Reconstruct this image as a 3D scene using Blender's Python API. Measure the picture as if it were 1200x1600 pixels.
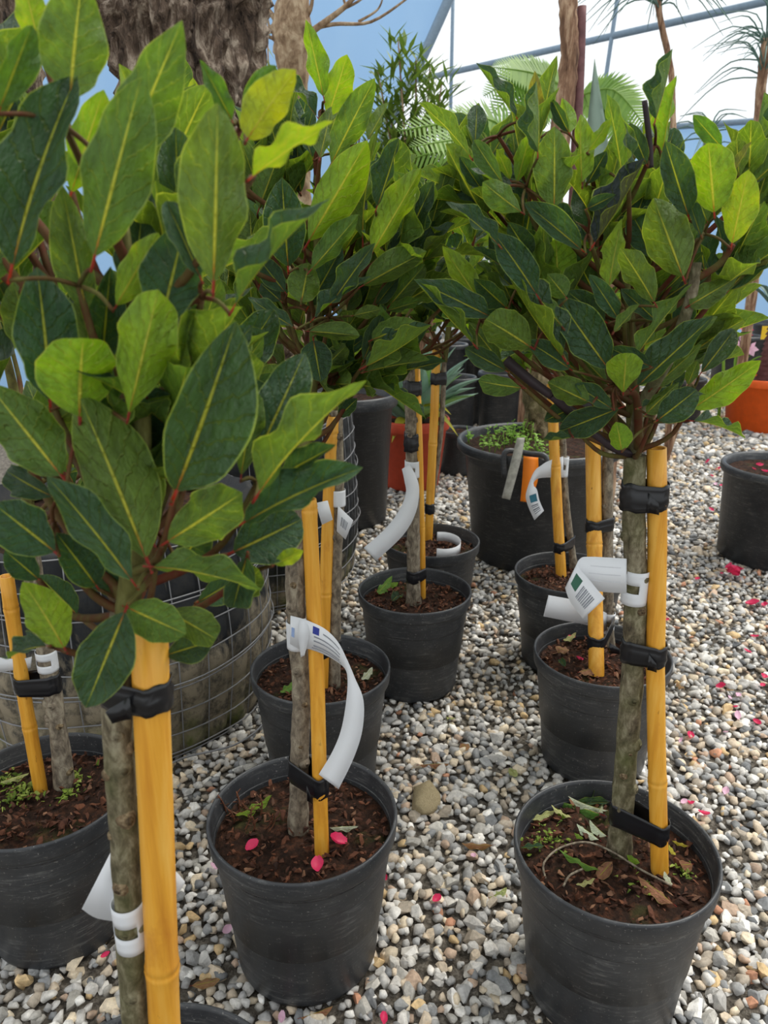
import bpy, bmesh, math, random
import numpy as np
from mathutils import Vector, Matrix, Euler, noise

for o in list(bpy.data.objects):
    bpy.data.objects.remove(o)
scene = bpy.context.scene
COL = scene.collection
V = Vector
random.seed(7)

# ------------------------------------------------------------------ camera
F = 1200.0            # focal length in pixels of the 1200 x 1600 frame
PITCH = math.radians(18.5)
CAMH = 1.04
SP, CP = math.sin(PITCH), math.cos(PITCH)
cam = bpy.data.cameras.new('camera')
cam.sensor_fit = 'HORIZONTAL'
cam.sensor_width = 36.0
cam.lens = 36.0 * F / 1200.0
cam.clip_start = 0.02
cam.clip_end = 200
cam.dof.use_dof = True
cam.dof.focus_distance = 1.15
cam.dof.aperture_fstop = 14.0
camo = bpy.data.objects.new('camera', cam)
camo.location = (0, 0, CAMH)
camo.rotation_euler = (math.pi / 2 - PITCH, 0, 0)
COL.objects.link(camo)
scene.camera = camo
CAM = V((0, 0, CAMH))

# ------------------------------------------------------------------ world, sun, exposure
world = bpy.data.worlds.new('world')
scene.world = world
world.use_nodes = True
wn = world.node_tree
bgn = wn.nodes['Background']
bgn.inputs[0].default_value = (0.93, 0.975, 1.0, 1)
bgn.inputs[1].default_value = 1.16
sun = bpy.data.lights.new('sun_offscreen', 'SUN')
sun.energy = 2.5
sun.angle = math.radians(24)
sun.color = (1.0, 0.96, 0.88)
suno = bpy.data.objects.new('sun_offscreen', sun)
suno.rotation_euler = V((0.62, 0.45, 1.25)).to_track_quat('Z', 'Y').to_euler()
COL.objects.link(suno)
vs = scene.view_settings
vs.view_transform = 'Standard'
vs.look = 'None'
vs.gamma = 1.0
vs.use_curve_mapping = False
vs.exposure = 0.0

# ------------------------------------------------------------------ measuring helpers
def P(px, py, d):
    """the point seen at a pixel of the photograph, at forward distance d"""
    a = (px - 600.0) / F; v = (py - 800.0) / F
    t = d / (CP - v * SP)
    return V((a * t, d, CAMH - t * (SP + v * CP)))

def G(px, py, z=0.0):
    """the point seen at a pixel, lying at height z"""
    a = (px - 600.0) / F; v = (py - 800.0) / F
    t = (CAMH - z) / (SP + v * CP)
    return V((a * t, t * (CP - v * SP), z))

def ppm(p):
    """pixels per metre at a point"""
    return F / ((p.y) * CP + (CAMH - p.z) * SP)

# ------------------------------------------------------------------ materials
def srgb(r, g, b):
    f = lambda c: (c / 12.92) if c <= 0.04045 else ((c + 0.055) / 1.055) ** 2.4
    return (f(r / 255), f(g / 255), f(b / 255), 1)

class NT:
    def __init__(s, name):
        s.m = bpy.data.materials.new(name); s.m.use_nodes = True
        s.t = s.m.node_tree; s.b = s.t.nodes['Principled BSDF']; s.out = s.t.nodes['Material Output']
    def n(s, typ, **kw):
        nd = s.t.nodes.new(typ)
        for k, v in kw.items(): setattr(nd, k, v)
        return nd
    def l(s, a, b): s.t.links.new(a, b)
    def put(s, sock, x):
        if hasattr(x, 'is_linked') or hasattr(x, 'links'): s.l(x, sock)
        else: sock.default_value = x
    def math(s, op, a, b=0.0, c=0.0, clamp=False):
        nd = s.n('ShaderNodeMath', operation=op); nd.use_clamp = clamp
        for i, x in enumerate((a, b, c)): s.put(nd.inputs[i], x)
        return nd.outputs[0]
    def mix(s, f, a, b, mode='MIX'):
        nd = s.n('ShaderNodeMix', data_type='RGBA', blend_type=mode)
        s.put(nd.inputs[0], f); s.put(nd.inputs[6], a); s.put(nd.inputs[7], b)
        return nd.outputs[2]
    def noise(s, vec, scale, detail=4, rough=0.6, dist=0.0):
        nd = s.n('ShaderNodeTexNoise')
        if vec is not None: s.l(vec, nd.inputs['Vector'])
        nd.inputs['Scale'].default_value = scale; nd.inputs['Detail'].default_value = detail
        nd.inputs['Roughness'].default_value = rough; nd.inputs['Distortion'].default_value = dist
        return nd.outputs['Fac']
    def ramp(s, f, stops):
        nd = s.n('ShaderNodeValToRGB'); cr = nd.color_ramp
        while len(cr.elements) < len(stops): cr.elements.new(0.5)
        for e, (p, c) in zip(cr.elements, stops): e.position = p; e.color = c
        s.l(f, nd.inputs[0]); return nd.outputs[0]
    def mapr(s, f, a, b, c=0.0, d=1.0):
        nd = s.n('ShaderNodeMapRange'); nd.clamp = True
        s.put(nd.inputs[0], f)
        for i, x in enumerate((a, b, c, d)): s.put(nd.inputs[i + 1], x)
        return nd.outputs[0]
    def obj(s, scale=(1, 1, 1)):
        tc = s.n('ShaderNodeTexCoord'); mp = s.n('ShaderNodeMapping')
        mp.inputs['Scale'].default_value = scale
        s.l(tc.outputs['Object'], mp.inputs[0]); return mp.outputs[0]
    def bump(s, h, strength=0.5, dist=0.01):
        nd = s.n('ShaderNodeBump'); nd.inputs['Strength'].default_value = strength
        nd.inputs['Distance'].default_value = dist
        s.l(h, nd.inputs['Height']); s.l(nd.outputs[0], s.b.inputs['Normal']); return nd.outputs[0]
    def fin(s, col=None, rough=None, spec=None):
        if col is not None: s.put(s.b.inputs['Base Color'], col)
        if rough is not None: s.put(s.b.inputs['Roughness'], rough)
        if spec is not None: s.b.inputs['Specular IOR Level'].default_value = spec
        return s.m

def mat_plain(name, c, rough=0.6, spec=0.5, var=0.15, scale=30):
    t = NT(name)
    n = t.noise(t.obj(), scale, 4)
    k = t.mapr(n, 0.3, 0.7, 1 - var, 1 + var)
    nd = t.n('ShaderNodeVectorMath', operation='SCALE')
    nd.inputs[0].default_value = c[:3]; t.l(k, nd.inputs[3])
    return t.fin(nd.outputs[0], rough, spec)

def mat_leaf():
    t = NT('bay_leaf')
    uv = t.n('ShaderNodeUVMap', uv_map='UVMap')
    sep = t.n('ShaderNodeSeparateXYZ'); t.l(uv.outputs[0], sep.inputs[0])
    u, v = sep.outputs[0], sep.outputs[1]
    a = t.math('ABSOLUTE', t.math('MULTIPLY', t.math('SUBTRACT', u, 0.5), 2.0))
    oi = t.n('ShaderNodeObjectInfo')
    C = oi.outputs['Color']
    geo = t.n('ShaderNodeNewGeometry')
    under = geo.outputs['Backfacing']
    # mottled blade colour: the upper side of a bay leaf is deeper and bluer than its underside
    mot = t.noise(t.obj((1, 1, 1)), 7.0, 5, 0.65)
    mk = t.mapr(mot, 0.28, 0.72, 0.62, 1.30)
    sc = t.n('ShaderNodeVectorMath', operation='SCALE'); t.l(C, sc.inputs[0]); t.l(mk, sc.inputs[3])
    und = sc.outputs[0]
    top = t.mix(1.0, und, (0.36, 0.48, 1.5, 1), 'MULTIPLY')
    blade = t.mix(under, top, und)
    # side veins, curving towards the tip
    ph = t.math('SUBTRACT', t.math('MULTIPLY', v, 8.0), t.math('MULTIPLY', t.math('POWER', a, 0.8), 2.0))
    wob = t.math('MULTIPLY', t.noise(t.obj(), 9.0, 2), 0.9)
    fr = t.math('FRACT', t.math('ADD', ph, wob))
    vd = t.math('ABSOLUTE', t.math('SUBTRACT', fr, 0.5))
    vein = t.math('MULTIPLY', t.mapr(vd, 0.0, 0.085, 1.0, 0.0), t.mapr(a, 0.75, 0.98, 0.85, 0.0))
    vc = t.mix(0.5, blade, (0.40, 0.52, 0.10, 1))
    blade2 = t.mix(t.math('MULTIPLY', vein, t.mapr(under, 0, 1, 0.35, 0.9)), blade, vc)
    # pale thin margin
    blade3 = t.mix(t.mapr(a, 0.95, 0.985, 0.0, 0.55), blade2, (0.42, 0.54, 0.10, 1))
    # midrib, yellow and red towards the stalk
    wid = t.mapr(v, 0.0, 1.0, 0.066, 0.020)
    rib = t.mapr(t.math('DIVIDE', a, wid), 0.75, 1.25, 1.0, 0.0)
    ribc = t.ramp(v, [(0.0, (0.30, 0.028, 0.02, 1)), (0.07, (0.50, 0.16, 0.03, 1)), (0.2, (0.60, 0.56, 0.05, 1)), (1.0, (0.42, 0.52, 0.07, 1))])
    col = t.mix(t.math('MULTIPLY', rib, t.mapr(under, 0, 1, 0.72, 1.0)), blade3, ribc)
    stalk = t.mapr(v, 0.0, 0.012, 1.0, 0.0)
    col = t.mix(stalk, col, (0.30, 0.03, 0.022, 1))
    t.l(col, t.b.inputs['Base Color'])
    t.put(t.b.inputs['Roughness'], t.mapr(under, 0, 1, 0.38, 0.52))
    t.b.inputs['Specular IOR Level'].default_value = 0.5
    hb = t.math('SUBTRACT', t.math('MULTIPLY', mot, 0.25), t.math('ADD', t.math('MULTIPLY', vein, 0.5), t.math('MULTIPLY', rib, 0.8)))
    t.bump(hb, 0.7, 0.04)
    tr = t.n('ShaderNodeBsdfTranslucent')
    trc = t.mix(1.0, col, (2.7, 2.4, 0.8, 1), 'MULTIPLY')
    lim = t.n('ShaderNodeVectorMath', operation='MINIMUM'); t.l(trc, lim.inputs[0]); lim.inputs[1].default_value = (0.8, 0.8, 0.8)
    t.l(lim.outputs[0], tr.inputs[0])
    ms = t.n('ShaderNodeMixShader'); ms.inputs[0].default_value = 0.33
    t.l(t.b.outputs[0], ms.inputs[1]); t.l(tr.outputs[0], ms.inputs[2]); t.l(ms.outputs[0], t.out.inputs[0])
    return t.m

def mat_foliage(name, c, c2, trans=0.35):
    t = NT(name)
    n = t.noise(t.obj(), 14.0, 2)
    isl = t.n('ShaderNodeNewGeometry').outputs['Random Per Island']
    col = t.mix(t.math('MULTIPLY', t.math('ADD', n, isl), 0.5), c, c2)
    t.fin(col, 0.5)
    tr = t.n('ShaderNodeBsdfTranslucent'); t.l(col, tr.inputs[0])
    ms = t.n('ShaderNodeMixShader'); ms.inputs[0].default_value = trans
    t.l(t.b.outputs[0], ms.inputs[1]); t.l(tr.outputs[0], ms.inputs[2]); t.l(ms.outputs[0], t.out.inputs[0])
    return t.m

def mat_pot():
    t = NT('black_pot_plastic')
    co = t.obj()
    n1 = t.noise(co, 9, 6, 0.7)
    scr = t.noise(t.obj((4, 4, 42)), 6.0, 4, 0.75)
    sp = t.noise(co, 260, 2)
    c = t.mix(t.mapr(n1, 0.40, 0.75, 0, 0.65), (0.026, 0.028, 0.032, 1), (0.070, 0.072, 0.076, 1))
    c = t.mix(t.math('MULTIPLY', t.mapr(scr, 0.53, 0.66, 0, 0.75), t.mapr(n1, 0.42, 0.58, 0, 1)), c, (0.16, 0.16, 0.155, 1))
    c = t.mix(t.mapr(sp, 0.66, 0.72, 0, 0.6), c, (0.3, 0.29, 0.27, 1))
    t.fin(c, t.mapr(n1, 0.3, 0.7, 0.36, 0.52), 0.5)
    t.bump(t.math('ADD', t.math('MULTIPLY', n1, 0.5), t.math('MULTIPLY', scr, 0.3)), 0.12, 0.004)
    return t.m

def mat_bamboo():
    t = NT('bamboo_cane')
    co = t.obj((1, 1, 0.06)); n = t.noise(co, 90, 4, 0.6)
    n2 = t.noise(t.obj((1, 1, 0.5)), 22, 5, 0.7)
    sp = t.noise(t.obj((1, 1, 0.35)), 120, 3, 0.6)
    c = t.ramp(n, [(0.25, srgb(196, 128, 36)), (0.5, srgb(224, 160, 52)), (0.75, srgb(235, 182, 84))])
    c = t.mix(t.mapr(n2, 0.58, 0.75, 0, 0.5), c, srgb(178, 104, 34))
    c = t.mix(t.mapr(sp, 0.70, 0.78, 0, 0.7), c, srgb(96, 58, 24))
    t.fin(c, 0.42, 0.4)
    t.bump(n, 0.12, 0.002)
    return t.m

def mat_bark(name, cs, scale=60, zs=0.35, bs=0.5, bd=0.004, green=None):
    t = NT(name)
    n = t.noise(t.obj((1, 1, zs)), scale, 6, 0.7, 0.4)
    n2 = t.noise(t.obj(), 9, 3)
    c = t.ramp(n, [(0.34, cs[0]), (0.5, cs[1]), (0.64, cs[2])])
    if green: c = t.mix(t.mapr(n2, 0.42, 0.66, 0, 0.55), c, green)
    t.fin(c, 0.8, 0.25)
    t.bump(n, bs, bd)
    return t.m

def mat_soil():
    t = NT('potting_soil')
    n = t.noise(t.obj(), 70, 5, 0.7)
    n2 = t.noise(t.obj(), 12, 3)
    c = t.ramp(n, [(0.3, srgb(24, 16, 12)), (0.5, srgb(50, 33, 24)), (0.7, srgb(88, 55, 38))])
    c = t.mix(t.mapr(n2, 0.56, 0.68, 0, 0.35), c, srgb(70, 84, 34))
    t.fin(c, 0.9, 0.2); t.bump(n, 0.9, 0.01)
    return t.m

def mat_island(name, stops, rough=0.85):
    t = NT(name)
    isl = t.n('ShaderNodeNewGeometry').outputs['Random Per Island']
    n = t.noise(t.obj(), 90, 3)
    c = t.ramp(isl, stops)
    c2 = t.mix(1.0, c, t.ramp(n, [(0.3, (0.6, 0.6, 0.6, 1)), (0.7, (1.2, 1.2, 1.2, 1))]), 'MULTIPLY')
    t.fin(c2, rough, 0.3); return t.m

def mat_stone(name, attr):
    t = NT(name)
    if attr:
        c = t.n('ShaderNodeAttribute', attribute_name='stone_colour').outputs['Color']
    else:
        c = t.n('ShaderNodeObjectInfo').outputs['Color']
    tc = t.n('ShaderNodeNewGeometry').outputs['Position']
    n = t.noise(tc, 190, 5, 0.7); n2 = t.noise(tc, 60, 2)
    k = t.math('ADD', t.mapr(n, 0.3, 0.7, -0.22, 0.2), t.mapr(n2, 0.35, 0.65, 0.85, 1.15))
    nd = t.n('ShaderNodeVectorMath', operation='SCALE'); t.l(c, nd.inputs[0]); t.l(k, nd.inputs[3])
    t.fin(nd.outputs[0], 0.75, 0.35)
    t.bump(n, 0.35, 0.002)
    return t.m

def mat_ground():
    t = NT('gravel_bed_earth')
    n = t.noise(t.obj(), 90, 5, 0.7); n2 = t.noise(t.obj(), 35, 2)
    c = t.ramp(n, [(0.3, srgb(66, 59, 51)), (0.5, srgb(124, 116, 105)), (0.7, srgb(176, 168, 156))])
    t.fin(c, 0.9, 0.2); t.bump(n, 1.0, 0.02)
    return t.m

def mat_bag(name='black_root_fabric', z0=0.14, z1=0.40):
    t = NT(name)
    co = t.obj()
    n = t.noise(t.obj((1, 1, 0.4)), 14, 6, 0.7, 0.6)
    sep = t.n('ShaderNodeSeparateXYZ'); t.l(co, sep.inputs[0])
    low = t.math('ADD', t.mapr(sep.outputs[2], z0, z1, 0.75, -0.1), t.mapr(n, 0.35, 0.7, -0.3, 0.45))
    c = t.mix(t.mapr(low, 0.22, 0.55, 0, 0.9), (0.012, 0.014, 0.017, 1), srgb(152, 140, 118))
    n3 = t.noise(co, 11, 4)
    mossy = t.math('MULTIPLY', t.mapr(sep.outputs[2], 0.02, 0.16, 1, 0), t.mapr(n3, 0.45, 0.6, 0, 1))
    c = t.mix(mossy, c, srgb(84, 92, 30))
    dk = t.noise(co, 20, 7, 0.78)
    c = t.mix(t.mapr(dk, 0.47, 0.62, 0, 0.8), c, (0.03, 0.028, 0.025, 1))
    t.fin(c, 0.7, 0.4); t.bump(n, 0.4, 0.01)
    return t.m

def mat_paper():
    t = NT('white_tag_plastic')
    t.fin((0.88, 0.89, 0.91, 1), 0.45, 0.4)
    tr = t.n('ShaderNodeBsdfTranslucent'); tr.inputs[0].default_value = (0.8, 0.82, 0.85, 1)
    ms = t.n('ShaderNodeMixShader'); ms.inputs[0].default_value = 0.25
    t.l(t.b.outputs[0], ms.inputs[1]); t.l(tr.outputs[0], ms.inputs[2]); t.l(ms.outputs[0], t.out.inputs[0])
    return t.m

def mat_film():
    t = NT('blue_tunnel_film')
    n = t.noise(t.obj((1, 1, 0.3)), 2.2, 4, 0.6, 0.5)
    c = t.mix(n, srgb(146, 186, 228), srgb(164, 198, 232))
    t.fin(c, 0.5, 0.4)
    tr = t.n('ShaderNodeBsdfTranslucent'); t.l(c, tr.inputs[0])
    ms = t.n('ShaderNodeMixShader'); ms.inputs[0].default_value = 0.5
    t.l(t.b.outputs[0], ms.inputs[1]); t.l(tr.outputs[0], ms.inputs[2]); t.l(ms.outputs[0], t.out.inputs[0])
    return t.m

M = {}
M['leaf'] = mat_leaf()
M['pot'] = mat_pot()
M['bamboo'] = mat_bamboo()
M['trunk'] = mat_bark('bay_bark', (srgb(62, 54, 42), srgb(108, 98, 78), srgb(148, 140, 116)), 95, 0.5, 0.5, 0.003, srgb(92, 98, 52))
M['trunk_grey'] = mat_bark('grey_bay_bark', (srgb(76, 68, 58), srgb(124, 112, 96), srgb(158, 148, 128)), 95, 0.5, 0.4, 0.003)
M['twig'] = mat_bark('twig_bark', (srgb(92, 32, 24), srgb(84, 60, 32), srgb(90, 88, 42)), 30, 0.4, 0.3, 0.002)
M['green_stem'] = mat_bark('green_stem_bark', (srgb(72, 66, 36), srgb(98, 94, 48), srgb(120, 118, 70)), 60, 0.4, 0.3, 0.002)
M['dead'] = mat_plain('dark_dead_twig', (0.03, 0.018, 0.022), 0.6, 0.4, 0.3)
M['olive'] = mat_bark('olive_bark', (srgb(40, 31, 26), srgb(116, 97, 82), srgb(196, 178, 158)), 30, 0.35, 1.0, 0.03)
M['pale_bark'] = mat_bark('pale_pruned_bark', (srgb(112, 88, 68), srgb(160, 134, 106), srgb(198, 176, 146)), 30, 0.5, 0.4, 0.01)
M['brown_bark'] = mat_bark('brown_peeling_bark', (srgb(84, 60, 46), srgb(146, 112, 88), srgb(200, 170, 140)), 34, 0.18, 0.9, 0.01)
M['moss_bark'] = mat_bark('mossy_bark', (srgb(38, 32, 24), srgb(108, 92, 66), srgb(168, 150, 118)), 40, 0.5, 0.8, 0.01, srgb(96, 94, 54))
M['knot'] = mat_bark('knot_bark', (srgb(70, 56, 42), srgb(112, 94, 70), srgb(156, 138, 108)), 160, 1.0, 0.6, 0.003)
M['soil'] = mat_soil()
M['chip'] = mat_island('bark_mulch', [(0.0, srgb(46, 29, 22)), (0.35, srgb(84, 50, 35)), (0.6, srgb(116, 72, 50)), (0.85, srgb(62, 40, 30)), (1.0, srgb(158, 116, 88))])
M['moss'] = mat_island('moss_tuft', [(0.0, srgb(70, 90, 30)), (0.5, srgb(120, 140, 50)), (1.0, srgb(150, 160, 80))])
M['tape'] = mat_plain('black_tie_tape', (0.010, 0.010, 0.012), 0.30, 0.5, 0.2)
M['paper'] = mat_paper()
M['ink'] = mat_plain('grey_ink', (0.22, 0.23, 0.26), 0.6)
M['faint_ink'] = mat_plain('faint_ink', (0.62, 0.63, 0.66), 0.6)
M['faint_blue'] = mat_plain('faint_blue_stamp', srgb(150, 172, 214), 0.6)
M['blue_ink'] = mat_plain('blue_print', srgb(52, 64, 150), 0.5)
M['green_ink'] = mat_plain('green_print', srgb(44, 92, 72), 0.5)
M['teal_ink'] = mat_plain('teal_print', srgb(44, 110, 130), 0.5)
M['stone'] = mat_stone('gravel_stones', True)
M['pebble'] = mat_stone('single_pebble', False)
M['ground'] = mat_ground()
M['bag'] = mat_bag()
M['bag_clean'] = mat_bag('clean_black_root_fabric', 0.0, 0.16)
M['wire'] = mat_plain('galvanised_wire', (0.24, 0.24, 0.25), 0.45, 0.6, 0.25)
M['terracotta'] = mat_plain('terracotta_plastic', srgb(190, 72, 44), 0.55, 0.4, 0.12)
M['orange'] = mat_plain('orange_plastic', srgb(224, 92, 24), 0.5, 0.4, 0.10)
M['orange_tag'] = mat_plain('orange_tag_plastic', srgb(240, 130, 20), 0.5, 0.4, 0.05)
M['grey_tag'] = mat_plain('weathered_grey_tag', srgb(168, 166, 156), 0.6, 0.3, 0.3, 60)
M['film'] = mat_film()
M['steel'] = mat_plain('grey_steel_tube', srgb(122, 142, 160), 0.5, 0.5, 0.1)
M['petal'] = mat_foliage('magenta_petal', srgb(222, 28, 84), srgb(240, 70, 120), 0.3)
M['pale_petal'] = mat_foliage('pale_pink_petal', srgb(240, 176, 208), srgb(246, 212, 228), 0.3)
M['agave'] = mat_foliage('agave_blade', srgb(112, 152, 126), srgb(170, 200, 176), 0.2)
M['agave_green'] = mat_foliage('agave_green_blade', srgb(120, 176, 84), srgb(168, 206, 120), 0.2)
M['agave_yellow'] = mat_foliage('agave_withered_blade', srgb(226, 196, 50), srgb(178, 190, 60), 0.2)
M['grey_blade'] = mat_foliage('grey_green_blade', srgb(140, 166, 148), srgb(172, 192, 176), 0.3)
M['bush'] = mat_foliage('narrow_leaf_green', srgb(74, 108, 34), srgb(140, 162, 66), 0.35)
M['fern'] = mat_foliage('fern_green', srgb(98, 142, 52), srgb(150, 186, 78), 0.4)
M['weed'] = mat_foliage('bright_weed_green', srgb(104, 160, 40), srgb(168, 204, 84), 0.4)
M['palm'] = mat_foliage('palm_blade', srgb(70, 104, 92), srgb(128, 160, 150), 0.3)
M['ball_cactus'] = mat_foliage('yellow_green_flower', srgb(182, 196, 40), srgb(214, 216, 84), 0.3)
M['yellow_tag'] = mat_plain('yellow_tag', srgb(240, 200, 40), 0.5, 0.4, 0.05)
M['wallwhite'] = mat_plain('white_panel', srgb(226, 228, 226), 0.6, 0.3, 0.06, 3)
M['rock'] = mat_bark('tan_rock', (srgb(126, 112, 84), srgb(160, 144, 112), srgb(180, 166, 132)), 26, 1.0, 0.3, 0.006)
M['scaly'] = mat_plain('reddish_scaly_trunk', srgb(120, 84, 84), 0.7, 0.3, 0.3)

# ------------------------------------------------------------------ object helpers
def link(name, me, mat=None, parent=None, loc=None):
    o = bpy.data.objects.new(name, me)
    if mat is not None and me is not None and len(me.materials) == 0: me.materials.append(mat)
    if parent is not None: o.parent = parent
    if loc is not None: o.location = loc
    COL.objects.link(o)
    return o

def tag(o, label, cat, group=None, kind=None):
    if label: o['label'] = label
    if cat: o['category'] = cat
    if group: o['group'] = group
    if kind: o['kind'] = kind
    return o

def thing(name, loc, label, cat, group=None):
    o = bpy.data.objects.new(name, None)
    o.empty_display_size = 0.05
    o.location = loc
    COL.objects.link(o)
    return tag(o, label, cat, group)

def mesh(name, verts, faces, mat=None, smooth=True, uvs=None):
    me = bpy.data.meshes.new(name)
    me.from_pydata([tuple(v) for v in verts], [], faces)
    if uvs is not None:
        ul = me.uv_layers.new(name='UVMap')
        li = np.zeros(len(me.loops), dtype=np.int32); me.loops.foreach_get('vertex_index', li)
        ul.data.foreach_set('uv', np.array(uvs, dtype=np.float32)[li].ravel())
    if smooth: me.polygons.foreach_set('use_smooth', [True] * len(me.polygons))
    if mat: me.materials.append(mat)
    me.update()
    return me

def smooth_path(pts, rad, per=6):
    pts = [V(p) for p in pts]
    if len(pts) < 3 or per <= 1: return pts, list(rad)
    out, ro = [], []
    n = len(pts)
    for i in range(n - 1):
        p0 = pts[max(i - 1, 0)]; p1 = pts[i]; p2 = pts[i + 1]; p3 = pts[min(i + 2, n - 1)]
        for k in range(per):
            t = k / per
            out.append(0.5 * ((2 * p1) + (p2 - p0) * t + (2 * p0 - 5 * p1 + 4 * p2 - p3) * t * t + (3 * p1 - p0 - 3 * p2 + p3) * t ** 3))
            ro.append(rad[i] * (1 - t) + rad[i + 1] * t)
    out.append(pts[-1]); ro.append(rad[-1])
    return out, ro

class MB:
    """collects shapes of ONE part"""
    def __init__(s): s.v = []; s.f = []
    def tube(s, pts, rad, sides=8, per=6, cap=True, jit=0.0, seed=0, closed=False):
        if not hasattr(rad, '__len__'): rad = [rad] * len(pts)
        pts, rad = smooth_path(pts, rad, per)
        n = len(pts); base = len(s.v)
        up = V((0, 0, 1))
        prev = None
        for i, p in enumerate(pts):
            if closed: d = pts[(i + 1) % n] - pts[(i - 1) % n]
            else: d = pts[min(i + 1, n - 1)] - pts[max(i - 1, 0)]
            d = d.normalized() if d.length > 1e-9 else V((0, 0, 1))
            if prev is None:
                a = V((1, 0, 0)) if abs(d.x) < 0.9 else V((0, 1, 0))
                x = (a - d * a.dot(d)).normalized()
            else:
                x = (prev - d * prev.dot(d)).normalized()
            prev = x; y = d.cross(x)
            for k in range(sides):
                an = 2 * math.pi * k / sides
                q = x * math.cos(an) + y * math.sin(an)
                r = rad[i]
                if jit: r *= 1 + jit * noise.noise(V((q.x * 1.7 + seed, q.y * 1.7, p.z * 45 + seed)) )
                s.v.append(p + q * r)
        m = n if closed else n - 1
        for i in range(m):
            j = (i + 1) % n
            for k in range(sides):
                k2 = (k + 1) % sides
                s.f.append((base + i * sides + k, base + i * sides + k2, base + j * sides + k2, base + j * sides + k))
        if cap and not closed:
            s.f.append(tuple(base + k for k in reversed(range(sides))))
            s.f.append(tuple(base + (n - 1) * sides + k for k in range(sides)))
        return s
    def lathe(s, prof, seg=48, cx=0, cy=0, cz=0):
        base = len(s.v)
        for r, z in prof:
            for k in range(seg):
                an = 2 * math.pi * k / seg
                s.v.append(V((cx + r * math.cos(an), cy + r * math.sin(an), cz + z)))
        for i in range(len(prof) - 1):
            for k in range(seg):
                k2 = (k + 1) % seg
                s.f.append((base + i * seg + k, base + i * seg + k2, base + (i + 1) * seg + k2, base + (i + 1) * seg + k))
        return s
    def box(s, c, sx, sy, sz):
        b = len(s.v)
        for x in (-1, 1):
            for y in (-1, 1):
                for z in (-1, 1): s.v.append(V(c) + V((x * sx / 2, y * sy / 2, z * sz / 2)))
        for f in ((0, 1, 3, 2), (4, 6, 7, 5), (0, 4, 5, 1), (2, 3, 7, 6), (0, 2, 6, 4), (1, 5, 7, 3)):
            s.f.append(tuple(b + i for i in f))
        return s
    def add(s, verts, faces, mtx=None):
        b = len(s.v)
        for v in verts: s.v.append((mtx @ V(v)) if mtx is not None else V(v))
        for f in faces: s.f.append(tuple(b + i for i in f))
        return s
    def build(s, name, mat, parent=None, off=None, smooth=True, loc=None):
        vs = s.v if off is None else [v - off for v in s.v]
        me = mesh(name, vs, s.f, mat, smooth)
        return link(name, me, None, parent, loc)

def ribbon(name, pairs, mat, parent, off, sub=6, thick=0.0005):
    """a strip given by its two edges (pairs of points), with a little thickness"""
    A, _ = smooth_path([p[0] for p in pairs], [0] * len(pairs), sub)
    B, _ = smooth_path([p[1] for p in pairs], [0] * len(pairs), sub)
    v, f = [], []
    for a, b in zip(A, B): v += [a - off, b - off]
    for i in range(len(A) - 1): f.append((2 * i, 2 * i + 1, 2 * i + 3, 2 * i + 2))
    me = mesh(name, v, f, mat)
    o = link(name, me, None, parent)
    sm = o.modifiers.new('thickness', 'SOLIDIFY'); sm.thickness = thick; sm.offset = 0
    return o, A, B

def patch_on(name, A, B, s0, s1, t0, t1, mat, parent, off, lift=0.0006):
    """printed mark lying on a ribbon: s along, t across"""
    n = len(A) - 1
    def at(s, t):
        x = s * n; i = min(int(x), n - 1); k = x - i
        a = A[i].lerp(A[i + 1], k); b = B[i].lerp(B[i + 1], k)
        p = a.lerp(b, t)
        nn = (A[i + 1] - A[i]).cross(b - a)
        nn = nn.normalized() if nn.length > 1e-12 else V((0, -1, 0))
        if nn.dot(CAM - p) < 0: nn = -nn
        return p + nn * lift - off
    v, f = [], []
    K = 6
    for i in range(K + 1):
        s = s0 + (s1 - s0) * i / K
        v += [at(s, t0), at(s, t1)]
    for i in range(K): f.append((2 * i, 2 * i + 1, 2 * i + 3, 2 * i + 2))
    return link(name, mesh(name, v, f, mat), None, parent)

# ------------------------------------------------------------------ bay leaves (shared meshes)
def leaf_mesh(name, kind, bend, fold, wave, seed, nx=6, ny=16):
    """length 1 along +Y, full width 1 along X, upper side +Z, with a short stalk below the blade"""
    rnd = random.Random(seed)
    v, uv, f = [], [], []
    rows = [-0.10, -0.05] + [i / ny for i in range(ny + 1)]
    p1, p2 = rnd.uniform(0, 6), rnd.uniform(0, 6)
    for y in rows:
        if y < 0: w = 0.045
        else:
            if kind == 0: w = (max(4 * y * (1 - y), 0)) ** 0.80                          # elliptic
            elif kind == 1: w = 1.02 * (math.sin(math.pi * min(1, y ** 1.25))) ** 0.72 if y < 1 else 0   # widest above middle, rounded
            elif kind == 2: w = (max(4 * y ** 0.85 * (1 - y ** 0.85), 0)) ** 0.95     # pointed, lance shaped
            else: w = min(1.0, (max(4 * y * (1 - y), 0)) ** 0.62)                         # broad
            w = max(w, 0.045 if y < 0.5 else 0.012)
        for i in range(nx + 1):
            u = i / nx; x = (u - 0.5)
            a = abs(x) * 2
            yy = y
            z = -bend * max(y, 0) ** 2 + fold * a * w * 0.5
            if y >= 0:
                z += wave * a * a * math.sin(y * 15 + (p1 if x < 0 else p2)) * w
                x2 = x * w * (1 + 0.5 * wave * math.sin(y * 21 + p2 + (1.3 if x < 0 else 0)) * a)
            else: x2 = x * w; z -= 0.012 * (1 - a)
            v.append((x2, yy, z)); uv.append((u, max(y, 0.0)))
    for r in range(len(rows) - 1):
        for i in range(nx):
            b = r * (nx + 1) + i
            f.append((b, b + 1, b + nx + 2, b + nx + 1))
    return mesh(name, v, f, M['leaf'], True, uv)

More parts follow.
